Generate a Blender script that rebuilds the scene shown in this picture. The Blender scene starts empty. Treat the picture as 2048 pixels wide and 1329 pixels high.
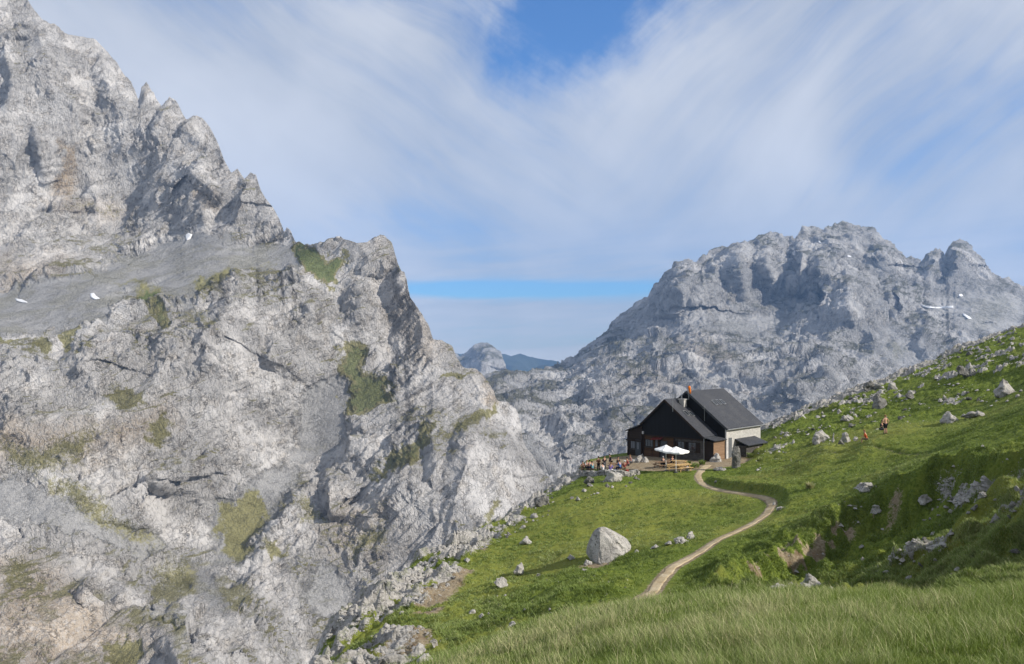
import bpy, bmesh, math, random, time
import numpy as np
from mathutils import Vector, Matrix

T0 = time.time()
R = math.radians
scene = bpy.context.scene
COL = scene.collection

# ------------------------------------------------------------------ camera, sky, sun, exposure
FOC = 1575.0                 # focal length in photo pixels
CX, HY = 1024.0, 700.0       # photo column straight ahead, photo row of eye level
cam_data = bpy.data.cameras.new('camera')
cam_data.sensor_width = 36.0
cam_data.lens = FOC / 2048.0 * 36.0
cam_data.shift_y = (HY - 664.5) / 2048.0
cam_data.clip_start = 0.1
cam_data.clip_end = 60000.0
cam = bpy.data.objects.new('camera', cam_data)
COL.objects.link(cam)
cam.location = (0, 0, 0)     # the eye; the ground lies about 1.6 m below
cam.rotation_euler = (R(90), 0, 0)
scene.camera = cam

SUN_AZ, SUN_EL = 110.0, 32.0        # azimuth clockwise from the view direction (+Y)
sd = Vector((math.sin(R(SUN_AZ)) * math.cos(R(SUN_EL)), math.cos(R(SUN_AZ)) * math.cos(R(SUN_EL)), math.sin(R(SUN_EL))))
sl = bpy.data.lights.new('sun', 'SUN')
sl.energy = 4.8
sl.angle = R(0.53)
sl.color = (1.0, 0.93, 0.83)
sun = bpy.data.objects.new('sun', sl)
COL.objects.link(sun)
sun.rotation_euler = (-sd).to_track_quat('-Z', 'Y').to_euler()
sun.location = (60, -10, 60)

scene.view_settings.view_transform = 'Standard'
scene.view_settings.look = 'None'
scene.view_settings.exposure = 0.35
scene.view_settings.gamma = 1.0
scene.render.engine = 'CYCLES'
scene.cycles.use_denoising = True
scene.cycles.max_bounces = 5
scene.cycles.diffuse_bounces = 3
scene.cycles.glossy_bounces = 2
scene.cycles.transmission_bounces = 4
scene.cycles.volume_bounces = 0
scene.cycles.caustics_reflective = False
scene.cycles.caustics_refractive = False

class NT:
    """small helper to write node trees tersely"""
    def __init__(s, tree):
        s.t = tree; s.n = tree.nodes; s.l = tree.links
    def new(s, typ, **kw):
        nd = s.n.new(typ)
        for k, v in kw.items():
            setattr(nd, k, v)
        return nd
    def put(s, sock, v):
        if hasattr(v, 'is_output') or isinstance(v, bpy.types.NodeSocket):
            s.l.new(v, sock)
        elif v is not None:
            sock.default_value = v
    def math(s, op, a, b=None, c=None, clamp=False):
        nd = s.new('ShaderNodeMath', operation=op, use_clamp=clamp)
        s.put(nd.inputs[0], a)
        if b is not None: s.put(nd.inputs[1], b)
        if c is not None: s.put(nd.inputs[2], c)
        return nd.outputs[0]
    def vmath(s, op, a, b=None):
        nd = s.new('ShaderNodeVectorMath', operation=op)
        s.put(nd.inputs[0], a)
        if b is not None: s.put(nd.inputs[1], b)
        return nd.outputs[0]
    def noise(s, vec, scale, detail=4, rough=0.55, dist=0.0, out='Fac'):
        nd = s.new('ShaderNodeTexNoise')
        if vec is not None: s.put(nd.inputs['Vector'], vec)
        nd.inputs['Scale'].default_value = scale
        nd.inputs['Detail'].default_value = detail
        nd.inputs['Roughness'].default_value = rough
        nd.inputs['Distortion'].default_value = dist
        return nd.outputs[out]
    def voro(s, vec, scale, feature='F1', out='Distance', rand=1.0):
        nd = s.new('ShaderNodeTexVoronoi', feature=feature)
        if vec is not None: s.put(nd.inputs['Vector'], vec)
        nd.inputs['Scale'].default_value = scale
        nd.inputs['Randomness'].default_value = rand
        return nd.outputs[out]
    def mapr(s, v, a, b, c=0.0, d=1.0, smooth=True):
        nd = s.new('ShaderNodeMapRange', interpolation_type='SMOOTHSTEP' if smooth else 'LINEAR')
        s.put(nd.inputs['Value'], v)
        nd.inputs['From Min'].default_value = a; nd.inputs['From Max'].default_value = b
        nd.inputs['To Min'].default_value = c; nd.inputs['To Max'].default_value = d
        return nd.outputs['Result']
    def mix(s, f, a, b, mode='MIX'):
        nd = s.new('ShaderNodeMix', data_type='RGBA', blend_type=mode)
        s.put(nd.inputs[0], f)
        s.put(nd.inputs[6], a if not isinstance(a, tuple) else (*a, 1.0)[:4])
        s.put(nd.inputs[7], b if not isinstance(b, tuple) else (*b, 1.0)[:4])
        return nd.outputs[2]
    def ramp(s, f, stops):
        nd = s.new('ShaderNodeValToRGB')
        e = nd.color_ramp.elements
        while len(e) < len(stops): e.new(0.5)
        for i, (p, c) in enumerate(stops):
            e[i].position = p; e[i].color = (*c, 1.0)
        s.put(nd.inputs[0], f)
        return nd.outputs[0]
    def bump(s, h, strength=0.5, dist=0.1, normal=None):
        nd = s.new('ShaderNodeBump')
        nd.inputs['Strength'].default_value = strength
        nd.inputs['Distance'].default_value = dist
        s.put(nd.inputs['Height'], h)
        if normal is not None: s.put(nd.inputs['Normal'], normal)
        return nd.outputs[0]

def build_world():
    w = bpy.data.worlds.new('World')
    scene.world = w
    w.use_nodes = True
    w.node_tree.nodes.clear()
    N = NT(w.node_tree)
    out = N.new('ShaderNodeOutputWorld')
    bg = N.new('ShaderNodeBackground')
    sky = N.new('ShaderNodeTexSky', sky_type='NISHITA')
    sky.sun_disc = False
    sky.sun_elevation = R(SUN_EL)
    sky.sun_rotation = R(SUN_AZ)
    sky.altitude = 2000
    sky.air_density = 1.3
    sky.dust_density = 0.6
    sky.ozone_density = 2.5
    tc = N.new('ShaderNodeTexCoord')
    sep = N.new('ShaderNodeSeparateXYZ')
    N.l.new(tc.outputs['Generated'], sep.inputs[0])
    x, y, z = sep.outputs
    az = N.math('MULTIPLY', N.math('ARCTAN2', x, y), 57.2958)
    el = N.math('MULTIPLY', N.math('ARCSINE', z), 57.2958)
    # cirrus: streaks fanning out, noise in (azimuth, elevation) with rotation, stretch and warp
    cb = N.new('ShaderNodeCombineXYZ'); N.put(cb.inputs[0], az); N.put(cb.inputs[1], el)
    p = cb.outputs[0]
    warp = N.vmath('SCALE', N.vmath('SUBTRACT', N.noise(p, 0.05, 2, 0.4, out='Color'), (0.5, 0.5, 0.5)))
    warp.node.inputs['Scale'].default_value = 7.0
    pw = N.vmath('ADD', p, warp)
    def stretched(rot, sx, sy, scale, detail, rough, src=pw):
        m = N.new('ShaderNodeMapping', vector_type='TEXTURE'); m.inputs['Rotation'].default_value = (0, 0, R(rot))
        m.inputs['Scale'].default_value = (1 / sx, 1 / sy, 1)
        N.put(m.inputs['Vector'], src)
        return N.noise(m.outputs[0], scale, detail, rough)
    wsep = N.new('ShaderNodeSeparateXYZ')
    N.l.new(N.vmath('ADD', pw, N.vmath('MULTIPLY', N.vmath('SUBTRACT', N.noise(pw, 0.35, 6, 0.65, out='Color'), (0.5, 0.5, 0.5)), (7.0, 3.0, 0.0))), wsep.inputs[0])
    azw, elw = wsep.outputs[0], wsep.outputs[1]
    def blob(a0, e0, ra, re, rot=0.0):
        c, s_ = math.cos(R(rot)), math.sin(R(rot))
        hi_ = e0 > 7
        da = N.math('SUBTRACT', azw if hi_ else az, a0); de = N.math('SUBTRACT', elw if hi_ else el, e0)
        u = N.math('ADD', N.math('MULTIPLY', da, c / ra), N.math('MULTIPLY', de, s_ / ra))
        v = N.math('ADD', N.math('MULTIPLY', da, -s_ / re), N.math('MULTIPLY', de, c / re))
        r2 = N.math('ADD', N.math('MULTIPLY', u, u), N.math('MULTIPLY', v, v))
        return N.math('EXPONENT', N.math('MULTIPLY', r2, -1.0))
    n_diag = stretched(-30, 0.22, 1.3, 0.15, 9, 0.55)      # streaks falling to the right
    n_flat = stretched(4, 0.16, 1.5, 0.42, 6, 0.6, p)      # low, level bands
    n_soft = N.noise(pw, 0.055, 4, 0.5)
    n_fan = stretched(40, 0.20, 1.2, 0.14, 9, 0.55)
    hi = N.mapr(el, 4, 11)
    right = N.mapr(az, 1, 12)
    streak = N.math('ADD', N.math('MULTIPLY', n_fan, right), N.math('MULTIPLY', n_diag, N.math('SUBTRACT', 1.0, right)))
    mixn = N.math('ADD', N.math('MULTIPLY', streak, hi), N.math('MULTIPLY', n_flat, N.math('SUBTRACT', 1.0, hi)))
    cover = N.math('ADD', N.math('MULTIPLY', N.math('SUBTRACT', mixn, 0.5), 1.45), N.math('MULTIPLY', N.math('SUBTRACT', n_soft, 0.5), 1.1))
    fib = N.math('ADD', N.math('MULTIPLY', stretched(38, 0.10, 1.5, 0.9, 5, 0.65), right), N.math('MULTIPLY', stretched(-28, 0.10, 1.5, 0.9, 5, 0.65), N.math('SUBTRACT', 1.0, right)))
    cover = N.math('ADD', cover, N.math('MULTIPLY', N.math('MULTIPLY', N.math('SUBTRACT', fib, 0.5), 0.45), hi))
    cover = N.math('ADD', cover, 0.93)
    for (a0, e0, ra, re, rot, k) in [
        (4.5, 22.5, 7.0, 3.6, 0, -1.0), (2.5, 19.5, 4.0, 2.2, 0, -0.45), (-9, 25.5, 11, 2.3, 6, -0.50), (8, 25.5, 6, 3, 0, -0.4),
        (1, 4.3, 11, 0.62, 0, -0.95), (-5, 4.4, 5, 0.7, 0, -0.4), (5, 4.6, 8, 0.5, 0, -0.4),
        (-3, 3.2, 14, 0.8, 0, 0.22), (-16, 16, 10, 4.5, -30, 0.12), (16, 10, 16, 3, 0, 0.10),
        (29, 14, 6, 2.5, 35, -0.12), (24, 19, 7, 1.6, 30, -0.08), (24, 11.3, 5, 1.2, 0, -0.16), (-13, 8.6, 9, 1.6, 8, -0.24)]:
        cover = N.math('ADD', cover, N.math('MULTIPLY', blob(a0, e0, ra, re, rot), k))
    cover = N.mapr(cover, 0.0, 1.05, 0.0, 0.95)
    # thin cloud is lit from behind: brightness varies a little with its thickness
    cc = N.mix(N.mapr(N.math('ADD', n_soft, N.math('MULTIPLY', mixn, 0.6)), 0.5, 1.1), (0.37, 0.40, 0.45), (0.63, 0.64, 0.665))
    sc = N.new('ShaderNodeMix', data_type='RGBA', blend_type='MULTIPLY')
    sc.inputs[0].default_value = 1.0
    N.put(sc.inputs[6], sky.outputs[0]); sc.inputs[7].default_value = (0.045, 0.083, 0.125, 1)
    skyc = sc.outputs[2]
    col = N.mix(cover, skyc, cc)
    N.put(bg.inputs['Color'], col)
    bg.inputs['Strength'].default_value = 1.0
    N.l.new(bg.outputs[0], out.inputs[0])
build_world()

# ------------------------------------------------------------------ numpy noise
_rng = np.random.RandomState(7)
_perm = np.concatenate([_rng.permutation(256)] * 3).astype(np.int32)
_g = _rng.normal(size=(256, 3)).astype(np.float32); _g /= np.linalg.norm(_g, axis=1)[:, None]

def perlin(p, freq=1.0, off=0.0):
    p = (p * np.float32(freq) + np.float32(off + 100.37)).astype(np.float32)
    out = np.empty(len(p), np.float32)
    for s in range(0, len(p), 400000):
        q = p[s:s + 400000]
        i = np.floor(q).astype(np.int32); f = q - i; i &= 255
        w = f * f * f * (f * (f * 6 - 15) + 10)
        res = None
        acc = []
        for dx in (0, 1):
            hx = _perm[i[:, 0] + dx]
            for dy in (0, 1):
                hy = _perm[hx + i[:, 1] + dy]
                for dz in (0, 1):
                    g = _g[_perm[hy + i[:, 2] + dz]]
                    acc.append(g[:, 0] * (f[:, 0] - dx) + g[:, 1] * (f[:, 1] - dy) + g[:, 2] * (f[:, 2] - dz))
        u, v, ww = w[:, 0], w[:, 1], w[:, 2]
        l = lambda a, b, t: a + t * (b - a)
        out[s:s + 400000] = l(l(l(acc[0], acc[1], ww), l(acc[2], acc[3], ww), v), l(l(acc[4], acc[5], ww), l(acc[6], acc[7], ww), v), u)
    return out * 1.5

def fbm(p, freq, octv=4, gain=0.5, off=0.0):
    r = 0; a = 1.0
    for k in range(octv):
        r = r + a * perlin(p, freq * 2.03 ** k, off + 17.3 * k); a *= gain
    return r

def crag(p, freq, octv=4, gain=0.5, off=0.0):
    """ridged noise with ridges outward, creases and ribs like weathered limestone; about -1..1"""
    r = 0; a = 1.0; prev = 1.0; tot = 0
    for k in range(octv):
        n = 1.0 - 2.2 * np.abs(perlin(p, freq * 2.1 ** k, off + 31.7 * k))
        r = r + a * n * (0.6 + 0.4 * prev); tot += a
        prev = np.clip(n, 0, 1); a *= gain
    return r / tot

def facets(p, freq, off=0, blend=0.14):
    """angular blocks: every cell is a tilted plane, meeting its neighbours in ledges and cracks; about -0.6..0.6"""
    out = np.empty(len(p), np.float32)
    offs = [(a, b, c) for a in (-1, 0, 1) for b in (-1, 0, 1) for c in (-1, 0, 1)]
    for s in range(0, len(p), 400000):
        q = (p[s:s + 400000] * np.float32(freq) + np.float32(100.5 + off)).astype(np.float32)
        i = np.floor(q).astype(np.int32)
        n = len(q); b1 = np.full(n, 9., np.float32); b2 = b1.copy(); h1 = np.zeros(n, np.float32); h2 = h1.copy()
        for o in offs:
            c = i + np.array(o, np.int32); k = c & 255
            hs = _perm[_perm[_perm[k[:, 0]] + k[:, 1]] + k[:, 2]]
            v = q - (c + 0.5 + 0.55 * _g[hs])
            d = (v * v).sum(1)
            h = (v * _g[(hs + 77) & 255]).sum(1) * 1.3 + 0.35 * _g[(hs + 11) & 255][:, 0]
            m1 = d < b1; m2 = (~m1) & (d < b2)
            b2 = np.where(m1, b1, np.where(m2, d, b2)); h2 = np.where(m1, h1, np.where(m2, h, h2))
            b1 = np.where(m1, d, b1); h1 = np.where(m1, h, h1)
        w = np.clip((np.sqrt(b2) - np.sqrt(b1)) / blend, 0, 1) * 0.5 + 0.5
        out[s:s + 400000] = h1 * w + h2 * (1 - w)
    return out

def sstep(x, a, b):
    t = np.clip((x - a) / (b - a), 0, 1)
    return t * t * (3 - 2 * t)

class TPS:
    def __init__(s, pts, vals, smooth=0.0, scale=1.0):
        pts = np.asarray(pts, float) / scale; n = len(pts); s.scale = scale
        d = np.linalg.norm(pts[:, None] - pts[None], axis=2)
        K = np.where(d > 0, d * d * np.log(d + 1e-12), 0) + smooth * np.eye(n)
        Pm = np.hstack([np.ones((n, 1)), pts])
        A = np.zeros((n + 3, n + 3)); A[:n, :n] = K; A[:n, n:] = Pm; A[n:, :n] = Pm.T
        s.w = np.linalg.solve(A, np.concatenate([np.asarray(vals, float), np.zeros(3)])); s.pts = pts
    def __call__(s, q):
        q = np.asarray(q, float) / s.scale
        out = np.empty(len(q))
        n = len(s.pts)
        for a in range(0, len(q), 100000):
            b = q[a:a + 100000]
            d2 = (b[:, None, 0] - s.pts[None, :, 0]) ** 2 + (b[:, None, 1] - s.pts[None, :, 1]) ** 2
            out[a:a + 100000] = (0.5 * d2 * np.log(d2 + 1e-18)) @ s.w[:n] + s.w[n] + b @ s.w[n + 1:]
        return out

def seg_dist(q, line):
    """distance, signed side (+ = right of travel) and arc fraction to a polyline, 2-D"""
    q = np.asarray(q, float); line = np.asarray(line, float)
    best = np.full(len(q), 1e18); side = np.ones(len(q)); arc = np.zeros(len(q))
    L = np.linalg.norm(np.diff(line, axis=0), axis=1); cum = np.concatenate([[0], np.cumsum(L)])
    for i in range(len(line) - 1):
        a = line[i]; d = line[i + 1] - a
        t = np.clip(((q - a) @ d) / (d @ d), 0, 1)
        v = q - (a + t[:, None] * d)
        dd = (v ** 2).sum(1)
        m = dd < best - 1e-9
        best[m] = dd[m]
        cr = d[0] * v[:, 1] - d[1] * v[:, 0]
        side[m] = np.sign(cr[m]); arc[m] = (cum[i] + t[m] * L[i]) / cum[-1]
    return np.sqrt(best), side, arc

def poly_mask(q, poly, soft):
    """1 inside a polygon, falling to 0 over 'soft' across its edge"""
    q = np.asarray(q, float); poly = np.asarray(poly, float)
    x0, y0 = poly.min(0) - 2 * soft; x1, y1 = poly.max(0) + 2 * soft
    out = np.zeros(len(q))
    sel = np.where((q[:, 0] > x0) & (q[:, 0] < x1) & (q[:, 1] > y0) & (q[:, 1] < y1))[0]
    if not len(sel): return out
    p = q[sel]
    ins = np.zeros(len(p), bool); n = len(poly)
    for i in range(n):
        a = poly[i]; b = poly[(i + 1) % n]
        c = ((a[1] > p[:, 1]) != (b[1] > p[:, 1])) & (p[:, 0] < (b[0] - a[0]) * (p[:, 1] - a[1]) / (b[1] - a[1] + 1e-12) + a[0])
        ins ^= c
    d, _, _ = seg_dist(p, np.vstack([poly, poly[:1]]))
    sdv = np.where(ins, d, -d)
    out[sel] = np.clip(0.5 + sdv / (2 * soft), 0, 1)
    return out

def grid_mesh(name, P, attrs=None, smooth=True, mat=None, kind='structure'):
    """P: (rows, cols, 3) -> mesh object of quads, with optional colour attributes (rows, cols, 4)"""
    nr, nc = P.shape[:2]
    me = bpy.data.meshes.new(name)
    nv = nr * nc; nf = (nr - 1) * (nc - 1)
    me.vertices.add(nv); me.vertices.foreach_set('co', P.reshape(-1).astype(np.float32))
    idx = np.arange(nv, dtype=np.int32).reshape(nr, nc)
    q = np.stack([idx[:-1, :-1], idx[:-1, 1:], idx[1:, 1:], idx[1:, :-1]], -1).reshape(-1)
    me.loops.add(nf * 4); me.loops.foreach_set('vertex_index', q)
    me.polygons.add(nf); me.polygons.foreach_set('loop_start', np.arange(0, nf * 4, 4, dtype=np.int32))
    me.polygons.foreach_set('use_smooth', np.full(nf, smooth))
    me.update(calc_edges=True)
    for k, a in (attrs or {}).items():
        at = me.attributes.new(k, 'FLOAT_COLOR', 'POINT')
        at.data.foreach_set('color', a.reshape(-1).astype(np.float32))
    o = bpy.data.objects.new(name, me); COL.objects.link(o)
    if mat: me.materials.append(mat)
    if kind: o['kind'] = kind
    return o

def ray(px, py, Y):
    return np.array([(px - CX) / FOC * Y, Y, (HY - py) / FOC * Y])

def new_mat(name):
    m = bpy.data.materials.new(name); m.use_nodes = True
    m.node_tree.nodes.clear()
    N = NT(m.node_tree)
    out = N.new('ShaderNodeOutputMaterial'); b = N.new('ShaderNodeBsdfPrincipled')
    N.l.new(b.outputs[0], out.inputs[0])
    b.inputs['Roughness'].default_value = 0.85
    b.inputs['Specular IOR Level'].default_value = 0.25
    return m, N, b
# ------------------------------------------------------------------ mountains
def relief(name, us, top_line, bottom, nrows, depth_pts, ridges, disp, masks, mat, back=14, back_drop=0.9, back_len=1.0, warp_px=0.0, crest=0.40, jag=2.5):
    """A mountain face as a real surface: every (column, row) of the face gets its own distance, the
    surface is then displaced in metres and carried on over the crest down the far side."""
    us = np.asarray(us, float); nc = len(us)
    tl = np.asarray(top_line, float)
    top = np.interp(us, tl[:, 0], tl[:, 1])
    u3 = np.stack([us, 0 * us, 0 * us + 5.5], 1).astype(np.float32)
    top = top - jag * (crag(u3, 1 / 26., 4, 0.6, 2) + 0.1)
    t = np.linspace(0, 1, nrows)[:, None]
    V = bottom + (top[None] - bottom) * t
    U = np.repeat(us[None], nrows, 0)
    q = np.stack([U.ravel(), V.ravel()], 1)
    dp = np.asarray(depth_pts, float)
    D = np.exp(TPS(dp[:, :2], np.log(dp[:, 2]), smooth=0.002, scale=500.0)(q))
    q3 = np.stack([q[:, 0], q[:, 1], np.zeros(len(q))], 1).astype(np.float32)
    wq = q.copy()
    if warp_px:
        wq[:, 0] += warp_px * (perlin(q3, 1 / 60., 3) + 0.5 * perlin(q3, 1 / 22., 9) + .3 * perlin(q3, 1 / 9., 19))
        wq[:, 1] += warp_px * (perlin(q3, 1 / 60., 43) + 0.5 * perlin(q3, 1 / 22., 49))
    for line, A, wl, wr in ridges:
        line = np.asarray(line, float)
        lo = line.min(0) - 3.2 * max(wl, wr); hi = line.max(0) + 3.2 * max(wl, wr)
        sel = np.where((wq[:, 0] > lo[0]) & (wq[:, 0] < hi[0]) & (wq[:, 1] > lo[1]) & (wq[:, 1] < hi[1]))[0]
        if not len(sel): continue
        d, s, arc = seg_dist(wq[sel], line)
        left = s > 0
        pr = np.where(left, np.clip(1 - d / wl, 0, 1), np.exp(-(d / wr)) * np.clip(1.15 - d / (3 * wr), 0, 1))
        D[sel] -= A * pr * (0.08 + 0.92 * np.clip(arc * 3.5, 0, 1)) * np.clip((1 - arc) * 1.9 + 0.08, 0, 1)
    D = D.reshape(nrows, nc)
    P = np.stack([(U - CX) / FOC * D, D, (HY - V) / FOC * D], -1)
    # base normals
    du = np.gradient(P, axis=1); dv = np.gradient(P, axis=0)
    n = np.cross(du, dv); n /= np.linalg.norm(n, axis=2)[..., None] + 1e-9
    n = np.where((n[..., 1] > 0)[..., None], -n, n)
    for _ in range(6):                       # soften the displacement direction
        n[1:-1] = (n[:-2] + 2 * n[1:-1] + n[2:]) / 4; n[:, 1:-1] = (n[:, :-2] + 2 * n[:, 1:-1] + n[:, 2:]) / 4
    n /= np.linalg.norm(n, axis=2)[..., None] + 1e-9
    M = masks(q, q3).reshape(nrows, nc, 4)
    h = disp(P.reshape(-1, 3), q, M.reshape(-1, 4)).reshape(nrows, nc)
    # keep the skyline crisp: displacement eases off towards the crest
    h = h * (1 - crest * sstep(t, 0.93, 1.0))
    P = P + n * h[..., None]
    # far side
    k = np.arange(1, back + 1)[:, None]
    st = 6.0 * 1.45 ** k * back_len
    B = np.stack([np.repeat(P[-1:, :, 0], back, 0) + 0 * st, P[-1:, :, 1] + st, P[-1:, :, 2] - st * back_drop], -1)
    nz = fbm(B.reshape(-1, 3).astype(np.float32), 1 / 60., 4).reshape(back, nc)
    B[..., 2] += nz * np.minimum(st * 0.25, 20)
    MB = np.repeat(M[-1:], back, 0)
    Pall = np.concatenate([P, B], 0); Mall = np.concatenate([M, MB], 0)
    o = grid_mesh(name, Pall, {'masks': Mall}, True, mat)
    return o, P, us, V

def mask_set(q, q3, green, scree, tan, dark=(), warp=10.0, f=1 / 14.):
    wq = q + warp * np.stack([fbm(q3, f, 4, 0.6, 5) + 1.2 * fbm(q3, f / 3, 2, 0.5, 15), fbm(q3, f, 4, 0.6, 55) + 1.2 * fbm(q3, f / 3, 2, 0.5, 75)], 1)
    out = np.zeros((len(q), 4))
    for i, polys in enumerate((green, scree, tan, dark)):
        for poly, soft, val in polys:
            out[:, i] = np.maximum(out[:, i], poly_mask(wq, poly, soft * 1.7) * val)
    return out

def rock_mountain_mat(name, unit, base, warm, gravel, grass, olive, bump=1.0, white=(0.585, 0.568, 0.552)):
    m, N, b = new_mat(name)
    geo = N.new('ShaderNodeNewGeometry')
    pos = N.vmath('SCALE', geo.outputs['Position']); pos.node.inputs['Scale'].default_value = 1.0 / unit
    at = N.new('ShaderNodeAttribute', attribute_name='masks')
    sep = N.new('ShaderNodeSeparateColor'); N.l.new(at.outputs['Color'], sep.inputs[0])
    g, s, t = sep.outputs; dk = at.outputs['Alpha']
    big = N.noise(pos, 0.012, 5, 0.6)
    med = N.noise(pos, 0.06, 6, 0.65, 0.6)
    fine = N.noise(pos, 0.35, 6, 0.7)
    col = N.mix(N.mapr(big, 0.42, 0.62), base, white)
    col = N.mix(N.math('MULTIPLY', N.mapr(med, 0.5, 0.68), 0.55), col, warm)
    col = N.mix(N.math('MULTIPLY', t, N.mapr(fine, 0.25, 0.6)), col, tuple(c * k for c, k in zip(warm, (0.98, 0.86, 0.70))))
    # crack lines and dark streaks: crevice shade painted into the colour for contrast
    mp = N.new('ShaderNodeMapping'); mp.inputs['Rotation'].default_value = (0.2, R(24), 0.0); mp.inputs['Scale'].default_value = (1.0, 1.0, 0.33)
    N.put(mp.inputs['Vector'], pos)
    streak = N.noise(mp.outputs[0], 0.30, 6, 0.72, 1.2)
    col = N.mix(N.math('MULTIPLY', N.mapr(streak, 0.55, 0.69), 0.45), col, (0.15, 0.145, 0.14))
    mp2 = N.new('ShaderNodeMapping', vector_type='TEXTURE'); mp2.inputs['Rotation'].default_value = (0.0, R(-36), 0.2); mp2.inputs['Scale'].default_value = (4.5, 1.0, 1.0)
    N.put(mp2.inputs['Vector'], pos)
    crk = N.math('ABSOLUTE', N.math('SUBTRACT', N.noise(mp2.outputs[0], 0.22, 5, 0.6, 0.8), 0.5))
    crk2 = N.math('ABSOLUTE', N.math('SUBTRACT', N.noise(mp.outputs[0], 0.16, 5, 0.6, 0.8), 0.5))
    crm = N.math('MULTIPLY', N.math('MAXIMUM', N.mapr(crk, 0.018, 0.0), N.mapr(crk2, 0.014, 0.0)), N.mapr(med, 0.42, 0.6))
    col = N.mix(N.math('MULTIPLY', crm, 0.8), col, (0.07, 0.068, 0.065))
    lichen = N.noise(pos, 0.9, 5, 0.7)
    col = N.mix(N.math('MULTIPLY', N.mapr(lichen, 0.55, 0.7), 0.35), col, (0.16, 0.16, 0.13))
    # gravel fans
    sn = N.noise(pos, 1.1, 6, 0.8)
    scol = N.mix(N.mapr(sn, 0.35, 0.7), tuple(c * 0.68 for c in gravel), tuple(c * 1.35 for c in gravel))
    smask = N.mapr(N.math('ADD', s, N.math('MULTIPLY', N.math('SUBTRACT', fine, 0.5), 0.7)), 0.35, 0.65)
    col = N.mix(smask, col, scol)
    # grass: on ledges (flat ground) and where it was mapped
    up = N.new('ShaderNodeSeparateXYZ'); N.l.new(geo.outputs['Normal'], up.inputs[0])
    ledge = N.mapr(N.math('ADD', up.outputs[2], N.math('MULTIPLY', N.math('SUBTRACT', med, 0.5), 0.9)), 0.68, 0.92)
    patch = N.mapr(N.noise(pos, 0.02, 4, 0.6), 0.46, 0.58)
    gm = N.math('ADD', g, N.math('MULTIPLY', N.math('SUBTRACT', N.math('ADD', N.math('MULTIPLY', fine, 0.5), N.math('MULTIPLY', sn, 0.5)), 0.5), 1.5))
    gmask = N.mapr(gm, 0.24, 0.52, 0.0, 0.9)
    gcol = N.mix(N.mapr(g, 0.75, 0.98), olive, grass)
    gcol = N.mix(N.mapr(sn, 0.4, 0.7), gcol, tuple(c * 0.62 for c in olive))
    col = N.mix(N.math('MULTIPLY', N.math('MULTIPLY', ledge, patch), N.math('SUBTRACT', 0.8, N.math('MULTIPLY', smask, 0.62))), col, olive)
    col = N.mix(gmask, col, gcol)
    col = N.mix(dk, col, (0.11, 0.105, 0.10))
    N.put(b.inputs['Base Color'], col)
    b.inputs['Roughness'].default_value = 0.95
    b.inputs['Specular IOR Level'].default_value = 0.12
    # small relief: cracks and blocks
    vo = N.new('ShaderNodeMapping'); vo.inputs['Rotation'].default_value = (0.3, R(28), 0.2); vo.inputs['Scale'].default_value = (1, 1, 0.5)
    wv = N.vmath('ADD', pos, N.vmath('SCALE', N.noise(pos, 0.25, 4, 0.6, out='Color')))
    wv.node.inputs[1].links[0].from_node.inputs['Scale'].default_value = 3.0
    N.put(vo.inputs['Vector'], wv)
    cr = N.voro(vo.outputs[0], 0.16, 'DISTANCE_TO_EDGE')
    hh = N.math('ADD', N.math('SUBTRACT', N.math('MULTIPLY', N.mapr(cr, 0.0, 0.10), 1.1), N.math('MULTIPLY', crm, 2.0)), N.math('MULTIPLY', N.noise(mp.outputs[0], 0.5, 9, 0.72), 5.0))
    rockiness = N.math('MULTIPLY', N.math('SUBTRACT', 1.0, N.math('MULTIPLY', smask, 0.7)), N.mapr(N.noise(pos, 0.02, 3, 0.5), 0.35, 0.6, 0.35, 1.0))
    nb = N.bump(N.math('MULTIPLY', hh, rockiness), 1.0 * bump, 1.35 * unit)
    N.put(b.inputs['Normal'], nb)
    return m

def rot_stretch(p, ang_xz, k, warp_amp=0.0, warp_f=0.01, off=0.0):
    """coordinates shrunk along a direction in the x-z plane, so that noise is drawn out along it"""
    p = p.astype(np.float32)
    if warp_amp:
        p = p + warp_amp * np.stack([perlin(p, warp_f, off + 1), perlin(p, warp_f, off + 71), perlin(p, warp_f, off + 141)], 1)
    c, s = math.cos(ang_xz), math.sin(ang_xz)
    a = p[:, 0] * c + p[:, 2] * s          # along
    b = -p[:, 0] * s + p[:, 2] * c
    return np.stack([a * k, p[:, 1], b], 1).astype(np.float32)

# ---- left massif
LM_TOP = [(-400, -560), (-300, -470), (-150, -260), (0, -70), (30, -35), (60, 12), (85, 45), (130, 68), (150, 72), (190, 82), (215, 105), (240, 138), (262, 165), (277, 202),
          (284, 182), (293, 167), (302, 186), (315, 205), (325, 216), (340, 199), (352, 206), (362, 222), (372, 241), (386, 234), (405, 240), (420, 256), (435, 286),
          (447, 320), (462, 347), (475, 341), (488, 356), (500, 346), (512, 352), (520, 376), (530, 396), (545, 416), (560, 441), (568, 466), (574, 456), (582, 464), (590, 484),
          (620, 496), (650, 493), (668, 484), (685, 480), (700, 484), (715, 491), (735, 488), (755, 477), (770, 478), (783, 490), (792, 516), (800, 541), (812, 560), (822, 596),
          (835, 620), (850, 641), (860, 660), (866, 680), (885, 683), (905, 696), (911, 713), (925, 736), (950, 741), (965, 755), (976, 766), (985, 786), (993, 806), (1015, 808),
          (1030, 821), (1040, 851), (1046, 880), (1060, 911), (1080, 941), (1100, 966), (1130, 1010), (1180, 1100), (1300, 1400)]
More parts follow.
